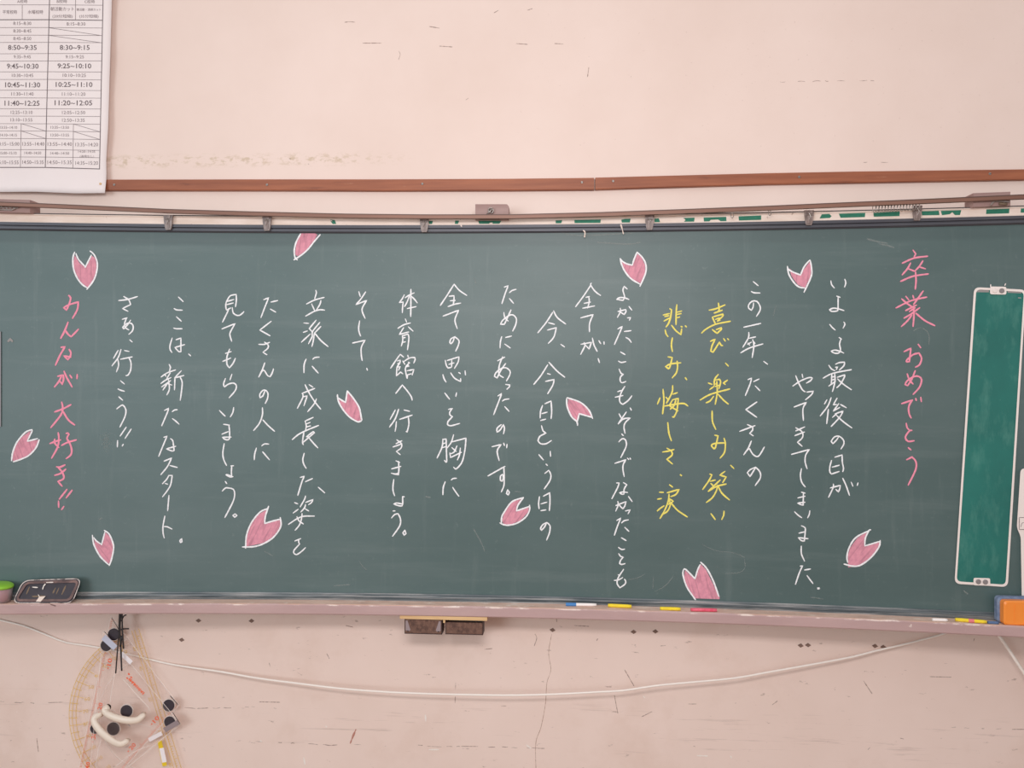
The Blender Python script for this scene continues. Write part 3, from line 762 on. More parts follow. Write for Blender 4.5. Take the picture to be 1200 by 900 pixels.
for ln in STROKES.strip().split('\n'):
    ln = ln.strip()
    if not ln: continue
    if ln[0] == '#':
        cur = ln[1:]; continue
    if ln[0] == '@':
        org = tuple(float(v) for v in ln[1:].split(',')); continue
    parts = [p for p in ln.split(';') if p.strip()]
    def conv(t):
        q = [float(v) for v in t.split()]
        return [(org[0] + q[i] / org[2], org[1] + q[i + 1] / org[2]) for i in range(0, len(q) - 1, 2)]
    if cur[0] == 'P':
        pet = None
        poly = conv(parts[0][2:])
        c = on_board(sum(p[0] for p in poly) / len(poly), sum(p[1] for p in poly) / len(poly))
        ctr = Vector((sum(p[0] for p in poly) / len(poly), sum(p[1] for p in poly) / len(poly)))
        fine = []
        vs = [on_board(u, v, 0.0005) for u, v in poly]
        tris = tessellate_polygon([[Vector((u, -v, 0)) for u, v in poly]])
        bm = bmesh.new(); bvs = [bm.verts.new(v - c) for v in vs]
        for t in tris: bm.faces.new([bvs[q] for q in t])
        for ff in bm.faces: ff.normal_update()
        flip = [ff for ff in bm.faces if ff.normal.y > 0]
        if flip: bmesh.ops.reverse_faces(bm, faces=flip)
        me = bpy.data.meshes.new('chalk_petal'); bm.to_mesh(me); bm.free(); me.materials.append(petal_mat(npet))
        pet = bpy.data.objects.new('chalk_petal', me); COL.objects.link(pet); pet.parent = board; pet.location = c - world(board)
        npet += 1
        mb = MB()
        for p in parts[1:]: stroke(mb, conv(p), 1.8, 0.0011)
        mb.build('petal_outline', M['white_chalk'], pet, smooth=True)
        continue
    k = int(cur)
    ss = [conv(p) for p in parts]; ss = [s_ for s_ in ss if len(s_) > 1]
    if k not in cols:
        p0 = on_board(*ss[0][0]); cols[k] = empty('text_column', p0, board)
        cols[k]['label'] = {1: 'pink chalk title column reading 卒業 おめでとう', 19: 'pink chalk closing column reading みんなが大好き!!', 5: 'yellow chalk column reading 喜び、楽しみ、笑い', 6: 'yellow chalk column reading 悲しみ、悔しさ、涙'}.get(k, 'column of white chalk handwriting')
    mb = MB()
    for s_ in ss: stroke(mb, s_, COLW.get(k, 1.62), 0.0006)
    mb.build('chalk_character', M[INK.get(k, 'white_chalk')], cols[k], smooth=True)
# faint leftover chalk on the board: dabs, thin loops, dust
M['faint'] = mat('faint_chalk', (170, 176, 172), 0.9, alpha=0.35, spec=0.1)
mb = MB()
for a, w_ in (([(1031, 286), (1038, 287), (1047, 290)], 2.2), ([(1016, 280), (1028, 283), (1040, 285)], 1.6), ([(1070, 388), (1078, 384), (1086, 388), (1089, 395), (1088, 404)], 0.9), ([(823, 638), (838, 645), (860, 648), (872, 653), (873, 665), (866, 671), (850, 672)], 0.7), ([(768, 693), (780, 686), (790, 674)], 0.8), ([(765, 690), (766, 676)], 0.7), ([(737, 679), (748, 677), (756, 672)], 0.7), ([(116, 608.5), (119.5, 607.5)], 1.8), ([(421, 657), (425, 664), (430, 668)], 0.9), ([(556, 326), (558, 333)], 1.0), ([(909, 358), (906, 372)], 0.8), ([(391, 686.5), (410, 685)], 1.2), ([(499, 582), (504, 583)], 2.2), ([(555, 620), (563, 634), (568, 646)], 1.2), ([(656, 272), (680, 276), (740, 273)], 1.5), ([(700, 284), (735, 286), (750, 284)], 1.6), ([(603, 576), (611, 576.5)], 1.0), ([(1129, 692), (1134, 696)], 2.0), ([(310, 646), (320, 652)], 1.0), ([(950, 700), (965, 702)], 1.0)):
    stroke(mb, a, w_, 0.0004, rough=0.4)
for i in range(170):
    a = random.gauss(0, 1); b = random.gauss(0, 1); u = 123.5 + a * 3.6 - b * 0.8; v = 517 + b * 6 + a * 1.0
    stroke(mb, [(u, v), (u + random.uniform(0.4, 1.2), v + random.uniform(-0.5, 0.5))], 0.55, 0.0004, step=1.0)
mb.build('chalk_dust', M['faint'], board)['kind'] = 'stuff'
mb = MB(); stroke(mb, [(9.5, 400), (12, 397.5), (14.5, 400)], 3.0, 0.001); mb.build('dried_smudge', M['beige_dot'], board)

# ---------------------------------------------------------------- rail above the board with its blocks
ROD_T = [(-60, 231), (0, 236.3), (50, 238.2), (120, 241.3), (200, 245), (300, 247.8), (400, 250.2), (500, 251.2), (600, 251), (700, 248.6), (800, 245), (900, 241), (1000, 236.6), (1100, 232.3), (1200, 227.6), (1290, 223.6)]
rodt = tag(empty('hanging_rail', on_board(600, 253, 0.05)), 'thin brown metal hanging rail bowed along the top of the chalkboard', 'rail')
vs = []; us = list(range(-60, 1291, 15)); k = 6
for u in us:
    v = interp(ROD_T, u); h_ = 4.8 + 0.0007 * max(0, u - 300)
    P = on_board(u, v, 0.05); Q = on_board(u, v + h_, 0.05)
    d = Vector((0, 0.011, 0))
    vs += [P + d, P, P.lerp(Q, 0.28), P.lerp(Q, 0.28) + Vector((0, -0.003, 0)), Q + Vector((0, -0.003, 0)), Q + d]
fs = []
for i in range(len(us) - 1):
    for j in range(6): fs.append((i * 6 + j, i * 6 + (j + 1) % 6, i * 6 + 6 + (j + 1) % 6, i * 6 + 6 + j))
fs += [tuple(range(6)), tuple(range(len(vs) - 6, len(vs)))]
obj('rail_bar', vs, fs, None, rodt, mats=[M['rod'], M['rodtop']], fm=[1 if j in (0, 1, 2) else 0 for i in range(len(us) - 1) for j in range(6)] + [0, 0])
def block(poly, label, front):
    """painted wooden mounting block; poly in pixels on its front face"""
    c = [on_board(u, v, front) for u, v in poly]; n = len(c)
    b = [Vector((p.x, p.y + 0.052, p.z)) for p in c]
    o = obj('mounting_block', c + b, [tuple(range(n)), tuple(range(2 * n - 1, n - 1, -1))] + [(i, (i + 1) % n, n + (i + 1) % n, n + i) for i in range(n)], M['block'])
    return tag(o, label, 'wooden block', 'wooden blocks carrying the hanging rail')
b1 = block([(-40, 232.4), (35, 234.2), (35, 249.6), (-40, 247.9)], 'mauve wooden block behind the hanging rail, just below the paper timetable', 0.030)
b2 = block([(557, 239.3), (594, 239.3), (596, 241.5), (596, 257), (557, 257)], 'small mauve wooden block with a bent screw at the middle of the hanging rail', 0.025)
b3 = block([(1140.6, 226.3), (1184, 224.7), (1184, 241), (1140.6, 242.6)], 'mauve wooden block with a wire hook behind the hanging rail, near the coil spring', 0.030)
mb = MB()
c = on_board(575, 247, 0.03)
mb.tube([c + Vector((0.010 * math.cos(a) * (1 - i * 0.02), -0.004 - 0.0004 * i, 0.010 * math.sin(a) * (1 - i * 0.02))) for i, a in enumerate([R(20 * q) for q in range(-4, 15)])], 0.0018)
mb.tube([c + Vector((-0.012, -0.006, -0.012)), c + Vector((-0.002, -0.010, -0.006)), c + Vector((0.006, -0.008, 0.006))], 0.0022)
mb.disc(c, 0.005, c.y + 0.006, c.y - 0.006, 14)
mb.build('bent_screw', M['steel'], b2, smooth=True)
mb = MB(); W = lambda u, v, o=0.036: on_board(u, v, o)
mb.tube([W(1161, 241), W(1163, 237.5), W(1166, 235.8), W(1174, 236), W(1183, 236.5)], 0.0022)
mb.tube([W(1171, 238.6), W(1180, 239.2)], 0.004, mi=1); mb.tube([W(1176, 233.5), W(1177, 238)], 0.0015)
mb.build('wire_hook', [M['steel'], M['ochre']], b3, smooth=True)
mb = MB()
for i in range(6):
    mb.tube([W(-6 + i * 5, 243), W(-4 + i * 5, 240.5 + i % 2), W(0 + i * 4, 244.5), W(2 + i * 4, 242)], 0.0015)
mb.tube([W(-10, 245.5), W(6, 246), W(14, 246.2), W(20, 242.8)], 0.0017)
mb.build('twisted_wire', M['steel'], b1, smooth=True)
# coil spring hanging under the rail
pts = []
for i in range(0, 15 * 14 + 1):
    t = i / (15 * 14); a = 2 * math.pi * i / 14
    u = 1023 + 54 * t
    if 0.28 < t < 0.36: u += 0
    p = on_board(u, 245.3 - 3.0 * t, 0.040); pts.append(p + Vector((0, 0.008 * math.sin(a), 0.0095 * math.cos(a))))
mb = MB(); mb.tube(pts, 0.0011, 6)
tag(mb.build('coil_spring', M['steel'], smooth=True), 'stretched steel coil spring hanging just under the brown hanging rail', 'spring')
for u, v, lab in ((858, 252.5, 'tiny wire ring under the hanging rail between the peeled green patches and a clip'), (902, 249.5, 'tiny wire ring under the hanging rail, the one nearer the coil spring')):
    c = on_board(u, v, 0.035); mb = MB(); mb.tube([c + Vector((0.0045 * math.cos(R(a)), 0.002 * math.sin(R(a)), 0.0085 * math.sin(R(a)))) for a in range(0, 361, 20)], 0.0012, 6)
    tag(mb.build('wire_ring', M['steel'], smooth=True), lab, 'ring', 'wire rings on the hanging rail')

# ---------------------------------------------------------------- clips hooked over the top rail
def clip(u, v, lab):
    c = on_board(u, v, 0.0125); t = tag(empty('poster_clip', c), lab, 'clip', 'worn clear clips on the top rail')
    s = px(c)
    def P(dx, dz, dy): return c + Vector((dx * s, -dy, dz * s))
    mb = MB(); o = [(-5.4, 8.5), (5.4, 8.5), (4.8, 2), (3.8, -6.5), (2.8, -8.8), (-2.8, -8.8), (-3.8, -6.5), (-4.8, 2)]
    vs = [P(a, b, 0.006 + (0.002 if b > 0 else 0)) for a, b in o] + [P(a, b, 0.0) for a, b in o]
    fs = [tuple(range(8)), tuple(range(15, 7, -1))] + [(i, (i + 1) % 8, 8 + (i + 1) % 8, 8 + i) for i in range(8)]
    mb.add(vs, fs); mb.build('clip_body', M['clip'], t)
    mb = MB(); mb.box(P(-2.0, -6.5, 0.0085), P(2.0, 5, 0.006)); mb.box(P(-3.4, 4.5, 0.0115), P(3.4, 8.2, 0.007)); mb.build('clip_lever', M['clip'], t)
    mb = MB(); mb.tube([P(-3.8, 2.8, 0.009), P(3.8, 2.8, 0.009)], 0.0012); mb.tube([P(-0.6, 5, 0.011), P(1.2, 1, 0.012), P(-1, -3, 0.0105)], 0.001); mb.build('spring_pin', M['steel'], t)
for u, v, lab in ((198, 261, 'worn clear clip on the top rail, first one right of the paper timetable'), (313.5, 262, 'worn clear clip on the top rail, left of the half petal hanging from the edge'), (497.5, 263.5, 'worn clear clip on the top rail, left of the middle wooden block'),
    (761, 261, 'worn clear clip on the top rail above the petal and the yellow columns'), (947.5, 255.5, 'worn clear clip on the top rail above the small petal, left of the coil spring'), (1074, 250, 'worn clear clip on the top rail at the end of the coil spring')):
    clip(u, v, lab)

# ---------------------------------------------------------------- timetable sheet
post = tag(empty('timetable_poster', on_wall(60, 226, 0.03)), 'white printed school timetable sheet with times, hanging above the chalkboard', 'poster')
def paper(u, v, off=0.0):
    """surface of the hanging sheet: slightly waved, bottom edge curling out"""
    curl = 0.012 * max(0.0, (v - 205) / 20.0) ** 2
    wave = 0.0022 * math.sin(v / 13.0 + u * 0.02) * min(1, max(0.15, (v + 60) / 120)) + 0.002 * math.sin(u / 24.0)
    return on_wall(u, v, 0.024 + curl + wave + off)
def red(v): return interp([(-110, 134.5), (0, 131), (60, 129.3), (150, 126.6), (190, 124.3), (207, 124.8), (226.3, 122.8)], v)
def bed(u): return interp([(-120, 223), (0, 225), (40, 224.6), (60, 225.4), (90, 226.6), (123, 226.2)], u)
NU, NV = 34, 44; vs = []
for j in range(NV + 1):
    for i in range(NU + 1):
        s_ = i / NU; v0 = lin(-110, 226, j / NV); rr = red(v0); u = lin(-120, rr, s_); v = lin(-110, bed(u), j / NV)
        vs.append(paper(u, v))
n0 = len(vs); vs += [v + Vector((0, 0.0006, 0)) for v in vs]; W_ = NU + 1; fs = []
for j in range(NV):
    for i in range(NU):
        a = j * W_ + i; fs.append((a, a + 1, a + W_ + 1, a + W_)); fs.append((n0 + a, n0 + a + W_, n0 + a + W_ + 1, n0 + a + 1))
for i in range(NU): a = NV * W_ + i; fs.append((a, a + 1, n0 + a + 1, n0 + a)); fs.append((i + 1, i, n0 + i, n0 + i + 1))
for j in range(NV): a = j * W_ + NU; fs.append((a, n0 + a, n0 + a + W_, a + W_)); a = j * W_; fs.append((a, a + W_, n0 + a + W_, n0 + a))
obj('paper_sheet', vs, fs, M['paper'], post, smooth=True, recalc=True)
mb = MB(); PS = lambda u, v, off=0.0: paper(u, v, off)
def rule(a, b, w_=0.55, mi=0):
    n = max(2, int((Vector(b) - Vector(a)).length / 6)); pts = [(lin(a[0], b[0], i / n), lin(a[1], b[1], i / n)) for i in range(n + 1)]
    stroke(mb, pts, w_, 0.0004, PS, mi, rough=0.0, step=6, square=True)
VM = lambda v: lin(58, 53, v / 196.0); VR = lambda v: lin(120.7, 116.6, v / 197.0)
rows = [(5.5, 5.6, 6.1), (23.2, 23.0, 23.8), (32.4, 32.2, 32.8), (41.2, 41.2, 41.6), (50, 49.6, 50), (63.6, 62.7, 62.6), (72.1, 71.4, 71.3), (84.6, 84, 84.4), (93.3, 93, 93.5), (105.8, 105.6, 106.1), (114.3, 114.8, 115), (127.2, 127.4, 127.7), (135.8, 136.1, 136.5), (144.6, 145, 145.6), (153.3, 153.5, 154.4), (162.2, 162.4, 163.5), (175.1, 175.4, 176.2), (183.7, 184, 184.8), (196.1, 196.2, 198)]
for i, (a, b, c) in enumerate(rows):
    w_ = 0.95 if i in (1, 18) else 0.5; mi = 1 if i in (1, 18) else 0
    rule((-110, a), (VM(b), b), w_, mi); rule((VM(b), b), (VR(c), c), w_, mi)
rule((VM(-100), -100), (VM(196), 196.2), 0.9, 1); rule((VR(-100), -100), (VR(197), 198), 0.9, 1)
rule((26, 5.5), (26, 23)); rule((88.8, -60), (88.4, 23.5)); rule((24.8, 144.8), (23.8, 196)); rule((86, 145.3), (85.4, 196.8))
for a, b in (((57, 32.4), (118.5, 41.6)), ((56.6, 41.3), (118.3, 50)), ((24.6, 144.8), (53.4, 153.4)), ((24.6, 153.4), (53.2, 162.2)), ((86, 145.3), (117, 154.4)), ((86, 154), (116.8, 163.3))): rule(a, b)
mb.build('table_lines', [M['ink'], M['inkdark']], post)
def text_into(mb, txt, u, v, wpx, hpx, surf, mi=0, rot=0.0, off=0.0006, bold=0.0):
    cu = bpy.data.curves.new('t', 'FONT'); cu.body = txt; cu.size = 1.0; cu.resolution_u = 2; cu.offset = bold
    o = bpy.data.objects.new('t', cu); COL.objects.link(o); bpy.context.view_layer.update()
    me = bpy.data.meshes.new_from_object(o)
    xs = [p.co.x for p in me.vertices]; ys = [p.co.y for p in me.vertices]
    if xs:
        x0, x1, y0, y1 = min(xs), max(xs), min(ys), max(ys); sx = wpx / max(1e-6, x1 - x0); sy = hpx / max(1e-6, y1 - y0)
        ca, sa = math.cos(rot), math.sin(rot); vs = []
        for p in me.vertices:
            a = (p.co.x - (x0 + x1) / 2) * sx; b = -(p.co.y - (y0 + y1) / 2) * sy
            vs.append(surf(u + a * ca - b * sa, v + a * sa + b * ca, off))
        mb.add(vs, [tuple(p.vertices) for p in me.polygons], mi)
    bpy.data.objects.remove(o); bpy.data.curves.remove(cu); bpy.data.meshes.remove(me)
mb = MB()
T = [("A校時", 26, 1.6, 12, 4.2, 0), ("B校時", 72.5, 1.5, 12, 4.2, 0), ("C校時", 105, 1.9, 12, 4.2, 0), ("平常校時", 11.5, 14, 17, 4.6, 0), ("水曜校時", 41.5, 14, 18, 4.6, 0), ("朝活動カット", 73, 10.4, 27.5, 4.6, 0), ("朝活動・清掃カット", 104, 11.2, 28.5, 3.2, 0), ("(20分短縮)", 73.3, 19.2, 23.5, 4.6, 0), ("(35分短縮)", 104.2, 19.2, 22.5, 4.6, 0),
 ("8:15~8:30", 26, 27.3, 21, 3.8, 0), ("8:15~8:30", 89, 28, 22, 3.8, 0), ("8:30~8:45", 26, 36.2, 21, 3.8, 0), ("8:45~8:50", 26, 45.1, 21, 3.8, 0), ("8:50~9:35", 26.2, 55.6, 33.5, 5.8, 1), ("8:30~9:15", 87.5, 55.6, 35, 5.8, 1),
 ("9:35~9:45", 26, 66.5, 20, 3.8, 0), ("9:15~9:25", 87.5, 66.5, 21.5, 3.8, 0), ("9:45~10:30", 26.5, 77.5, 37, 6.0, 1), ("9:25~10:10", 87.1, 77.2, 39.5, 5.8, 1), ("10:30~10:45", 26.3, 88.3, 25, 3.9, 0), ("10:10~10:25", 87, 88.2, 27, 3.9, 0),
 ("10:45~11:30", 26.5, 99.4, 41, 6.0, 1), ("10:25~11:10", 86.8, 99, 43, 5.8, 1), ("11:30~11:40", 26.2, 110, 26, 3.9, 0), ("11:10~11:20", 86.3, 110.2, 27.5, 3.9, 0), ("11:40~12:25", 25.8, 120.9, 41, 6.0, 1), ("11:20~12:05", 86, 120.5, 44, 6.0, 1),
 ("12:25~13:10", 25.3, 131.6, 25.5, 3.9, 0), ("12:05~12:50", 86.2, 131.8, 27, 3.9, 0), ("13:10~13:55", 25.1, 140.4, 25.5, 3.9, 0), ("12:50~13:35", 86, 140.8, 26.5, 3.9, 0), ("13:55~14:10", 10, 149.3, 20, 3.2, 0), ("13:35~13:50", 70, 149.2, 21.5, 3.2, 0), ("14:10~14:15", 10, 158.2, 19.5, 3.2, 0), ("13:50~13:55", 70.1, 158.2, 21.5, 3.2, 0),
 ("14:15~15:00", 9.5, 168.6, 26, 4.2, 0), ("13:55~14:40", 39, 168.6, 25.5, 4.2, 0), ("13:55~14:40", 70, 168.8, 28.5, 4.2, 0), ("13:35~14:20", 101.6, 169.4, 26.5, 4.2, 0), ("15:00~15:10", 9.6, 179.3, 19.5, 3.1, 0), ("14:40~14:50", 38.4, 179.2, 19.5, 3.1, 0), ("14:40~14:50", 70, 179.6, 22, 3.1, 0), ("14:20~14:35", 101.6, 177.6, 20, 2.6, 0), ("(清掃なし)", 101.8, 183.3, 16.5, 3.2, 0),
 ("15:10~15:55", 9.2, 190.2, 25, 4.3, 0), ("14:50~15:35", 38.6, 190, 25, 4.3, 0), ("14:50~15:35", 69.8, 190.2, 28.5, 4.3, 0), ("14:35~15:20", 101.6, 191, 26.5, 4.3, 0)]
for txt, u, v, w_, h_, g in T: text_into(mb, txt, u, v, w_, h_, PS, g, rot=0.003, bold=0.008 if g else 0.0)
mb.build('printed_text', [M['ink'], M['inkdark']], post)['kind'] = 'stuff'
c = paper(118, 215.6); mb = MB(); mb.disc(c, 0.0042, c.y, c.y - 0.004, 16, bev=0.0015); mb.build('push_pin', M['pale_wood'], post)

# ---------------------------------------------------------------- magnetic sheet at the right of the board
def on_sheet(off): return lambda u, v, o=0.0: on_board(u, v, off + o)
sheet = tag(empty('magnetic_sheet', on_board(1158, 512, 0.003)), 'tall green magnetic sheet in a white rounded frame on the chalkboard', 'magnetic board')
A, B, C, D = (1141.5, 336.5), (1202.5, 339.5), (1181, 688), (1118.5, 684)
def rounded(ps, r, n=5):
    out = []
    for i in range(len(ps)):
        p = Vector(ps[i]); a = (Vector(ps[i - 1]) - p).normalized(); b = (Vector(ps[(i + 1) % len(ps)]) - p).normalized()
        for k in range(n + 1):
            t = k / n; out.append(tuple(p + a * r * (1 - t) ** 2 + b * r * t ** 2))
    return out
outer = rounded([A, B, C, D], 7.0); inner = rounded([(A[0] + 2.6, A[1] + 2.6), (B[0] - 2.6, B[1] + 2.6), (C[0] - 2.6, C[1] - 2.8), (D[0] + 2.6, D[1] - 2.8)], 5.5)
n = len(outer)
def slab(poly, off0, off1, name, m, parent):
    """flat plate on the board: each edge sampled so that it follows the curve"""
    f = [on_board(u, v, off1) for u, v in poly]; b = [on_board(u, v, off0) for u, v in poly]; n = len(poly)
    return obj(name, f + b, [tuple(range(n)), tuple(range(2 * n - 1, n - 1, -1))] + [(i, (i + 1) % n, n + (i + 1) % n, n + i) for i in range(n)], m, parent)
slab(outer, 0.0, 0.0025, 'green_sheet', M['sheet_green'], sheet)
vs = [on_board(u, v, 0.0005) for u, v in outer] + [on_board(u, v, 0.0045) for u, v in outer] + [on_board(u, v, 0.0045) for u, v in inner] + [on_board(u, v, 0.0026) for u, v in inner]
fs = [(q * n + i, q * n + (i + 1) % n, (q + 1) * n + (i + 1) % n, (q + 1) * n + i) for q in range(3) for i in range(n)]
obj('white_frame', vs, fs, M['white_plastic'], sheet)
for (cu_, cv_, dr, w2, h2) in ((1169.8, 340.3, 0.03, 9.6, 4.6), (1150.6, 681.5, 0.05, 9.8, 4.4)):
    hp = rounded([(cu_ - w2, cv_ - h2), (cu_ + w2, cv_ - h2 + dr * 10), (cu_ + w2, cv_ + h2 + dr * 10), (cu_ - w2, cv_ + h2)], 2.2, 3)
    t_ = slab(hp, 0.0026, 0.0075, 'clip_plate', M['white_plastic'], sheet)
    for k in (-1, 1):
        c = on_board(cu_ + k * 4.1, cv_ + 0.3 + k * 0.2, 0.0075); mb = MB(); mb.disc(c, 0.0076, c.y + 0.002, c.y - 0.003, 20, bev=0.0012); mb.build('stud', M['grey_plastic'] if (k > 0 or cv_ > 500) else M['white_plastic'], t_)
mb = MB(); U = 1161.5
for a, b in (((1161, 333.5), (1161, 336)), ((1177.5, 334.5), (1178.5, 332.5))): stroke(mb, [a, b], 1.4, 0.004)
mb.build('frame_tab', M['white_plastic'], sheet)
mb = MB()
slab([(1145, 338.6), (1159, 338.9), (1159, 342.6), (1144.7, 342.4)], 0.0026, 0.0030, 'worn_tape', M['beige_dot'], sheet)
slab([(1180.5, 339.5), (1197, 340.4), (1197, 343.8), (1181, 343)], 0.0026, 0.0030, 'worn_tape', M['beige_dot'], sheet)
slab([(1193, 348.4), (1196.6, 348.6), (1196.6, 349.8), (1193, 349.6)], 0.0026, 0.0030, 'size_mark', M['beige_dot'], sheet)
# white plastic piece at the edge of the frame
wp = tag(empty('white_plastic_holder', on_board(1215, 620, 0.004)), 'white plastic piece with rounded stepped outline on the board beside the green magnetic sheet', 'holder')
body = rounded([(1196, 549), (1235, 549), (1235, 708), (1197.5, 706.5), (1196.2, 628), (1191.5, 619)], 5, 4)
slab(body, 0.0, 0.012, 'holder_body', M['white_plastic'], wp)
t_ = slab([(1194.6, 606.5), (1212, 606.5), (1212, 621), (1194.6, 620.3)], 0.012, 0.0135, 'label_window', M['white_plastic'], wp)
mb = MB(); HS = lambda u, v, off=0.0: on_board(u, v, off)
for a, b in (((1194.6, 606.5), (1212, 606.5)), ((1194.6, 606.5), (1194.6, 620.3)), ((1194.6, 620.3), (1212, 621)), ((1196.4, 617.5), (1197.6, 613)), ((1197.6, 613), (1200, 612.4))):
    stroke(mb, [a, b], 0.8, 0.0136, HS, rough=0)
mb.build('label_print', M['ink'], wp)
# dark strip at the far left of the board
st = tag(slab([(-26, 388), (1.0, 388.6), (1.0, 500), (-26, 500)], 0.0, 0.004, 'magnet_strip', M['grey_plastic'], None), 'dull grey magnet strip on the chalkboard, cut by the left frame edge', 'magnet')

# ---------------------------------------------------------------- things on the tray
def tray_y(x, f): return yb(x, f)
def tray_pt(u, v):
    """point on the tray's top plane seen at pixel u, v"""
    d = ray(u, v); t = (ZTT - CAM.z) / d.z; return CAM + d * t
def stick(name, u0, u1, v0, v1, r, m, lab, cat='chalk', group='sticks of chalk lying on the tray', parts=None, cap=None):
    P = tray_pt(u0, v0 + 1.5); Q = tray_pt(u1, v1 + 1.5)
    for w_ in (P, Q):
        w_.y = min(w_.y, yb(w_.x, 0.012 + r)); w_.y = max(w_.y, yb(w_.x, 0.064 - r)); w_.z = ZTT + r + 0.0002
    mb = MB(); n = 6; mb.tube([P.lerp(Q, i / n) for i in range(n + 1)], [r * (0.9 if i in (0, n) else 1.0) for i in range(n + 1)], 12)
    o = mb.build(name, m, smooth=True)
    for f in o.data.polygons:
        if len(f.vertices) > 4: f.use_smooth = False
    tag(o, lab, cat, group)
    if cap:
        mb = MB(); k0, k1 = cap[0]; mb.tube([P.lerp(Q, k0), P.lerp(Q, k1)], r * 1.08, 12); mb.build('chalk_sleeve', cap[1], o)
    return o
stick('chalk_stick', 663.5, 699, 708.6, 709.3, 0.0052, M['white_stick'], 'white chalk stick with a blue end lying on the tray', cap=((-0.01, 0.33), M['blue_stick']))
stick('chalk_stick', 712.5, 740, 710.0, 711.3, 0.0058, M['yellow_stick'], 'yellow chalk stick on the tray, next to the blue-ended white one')
stick('chalk_stick', 773.5, 797.5, 713.5, 714.3, 0.0055, M['yellow_stick'], 'yellow chalk stick on the tray, left of the pink stick')
stick('chalk_stick', 809.5, 840, 715.0, 715.6, 0.0056, M['pink_stick'], 'crimson pink chalk stick on the tray below the half petal')
stick('chalk_stick', 1092.5, 1110, 726.6, 727.3, 0.0050, M['white_stick'], 'short white chalk stick on the tray beneath the magnetic sheet')
stick('chalk_stick', 1119.5, 1156, 726.6, 729.6, 0.0056, M['yellow_stick'], 'long yellow chalk stick on the tray, beside the slate blue stub', cap=((0.42, 0.60), M['rose']))
stick('chalk_stick', 1157.5, 1170, 730.0, 730.6, 0.0050, M['slate_stick'], 'slate blue chalk stub on the tray against the orange eraser')
# orange eraser leaning at the right
er = tag(empty('board_eraser', tray_pt(1190, 733)), 'orange plastic chalkboard eraser with blue felt standing in the tray', 'eraser')
c0 = on_board(1171, 728, 0.02)
x0 = on_board(1173, 720, 0.05).x; x1 = x0 + 0.16
ya = yb(x0 + 0.06, 0.058)
zt = on_board(1190, 703.6, 0.055).z
def rbox(x0, x1, y0, y1, z0, z1, r, name, m, parent, bev=0.004):
    poly = rounded([(x0, z0), (x1, z0), (x1, z1), (x0, z1)], r, 5); n = len(poly)
    cx, cz = (x0 + x1) / 2, (z0 + z1) / 2
    ins = [(cx + (p[0] - cx) * (1 - bev / (abs(x1 - x0) / 2)), cz + (p[1] - cz) * (1 - bev / (abs(z1 - z0) / 2))) for p in poly]
    vs = [(a, y1, b) for a, b in poly] + [(a, y0 + bev, b) for a, b in poly] + [(a, y0, b) for a, b in ins]
    fs = [tuple(range(n)), tuple(range(3 * n - 1, 2 * n - 1, -1))] + [(q * n + i, q * n + (i + 1) % n, (q + 1) * n + (i + 1) % n, (q + 1) * n + i) for q in (0, 1) for i in range(n)]
    return obj(name, vs, fs, m, parent)
rbox(x0, x1, ya - 0.004, ya + 0.020, ZTT + 0.0008, zt, 0.012, 'eraser_back', M['orange'], er)
rbox(x0 - 0.006, x1 - 0.004, ya + 0.020, ya + 0.040, ZTT + 0.001, zt + 0.006, 0.012, 'eraser_felt', M['blue'], er)
mb = MB(); mb.box((x0 + 0.030, ya - 0.0050, ZTT + 0.012), (x0 + 0.034, ya - 0.0038, zt - 0.010)); mb.build('moulded_ridge', M['orange'], er)

# black chalk case leaning against the board on the left
case = tag(empty('chalk_case', tray_pt(50, 706)), 'worn black rectangular chalk case with rubbed brown rim leaning on the tray', 'case')
# its plane rises from the tray lip towards the board
bl, br_, tr_, tl = (15.5, 706.0), (84, 706.2), (95, 678.2), (28, 680.6)
def on_case(u, v, off=0.0):
    k = (706.7 - v) / 28.4
    f = 0.066 - 0.036 * k
    return on_board(u, v, f + off)
def cslab(poly, o0, o1, name, m, parent):
    f = [on_case(u, v, o1) for u, v in poly]; b = [on_case(u, v, o0) for u, v in poly]; n = len(poly)
    return obj(name, f + b, [tuple(range(n)), tuple(range(2 * n - 1, n - 1, -1))] + [(i, (i + 1) % n, n + (i + 1) % n, n + i) for i in range(n)], m, parent)
def inset(q, d):
    cx = sum(p[0] for p in q) / 4; cy = sum(p[1] for p in q) / 4
    return [(p[0] + (cx - p[0]) * d / 36, p[1] + (cy - p[1]) * d / 15) for p in q]
Q0 = [bl, br_, tr_, tl]
cslab(rounded(Q0, 9), -0.016, 0.0, 'case_body', M['black_case'], case)
def ring(qo, qi, o0, o1, name, m, ro=9, ri=8):
    a = rounded(qo, ro); b = rounded(qi, ri); n = len(a)
    vs = [on_case(u, v, o0) for u, v in a] + [on_case(u, v, o1) for u, v in a] + [on_case(u, v, o1) for u, v in b] + [on_case(u, v, o0) for u, v in b]
    fs = [(q * n + i, q * n + (i + 1) % n, ((q + 1) % 4) * n + (i + 1) % n, ((q + 1) % 4) * n + i) for q in range(4) for i in range(n)]
    return obj(name, vs, fs, m, case)
ring([(14.0, 707.0), (85, 707.3), (96, 677.4), (27, 679.8)], inset([(14.0, 707.0), (85, 707.3), (96, 677.4), (27, 679.8)], 1.0), -0.017, 0.0012, 'case_edge', M['case_edge'])
ring(inset(Q0, 1.2), inset(Q0, 4.6), -0.001, 0.003, 'case_rim', M['case_rim'], 8, 4)
mb = MB()
for a, b in (((31, 696), (34.5, 688)), ((62, 695), (65, 689)), ((66, 696), (69, 689)), ((72.5, 696.5), (77, 686.5)), ((38, 699), (52, 698.5))): stroke(mb, [a, b], 1.6, 0.0006, on_case, rough=0.4)
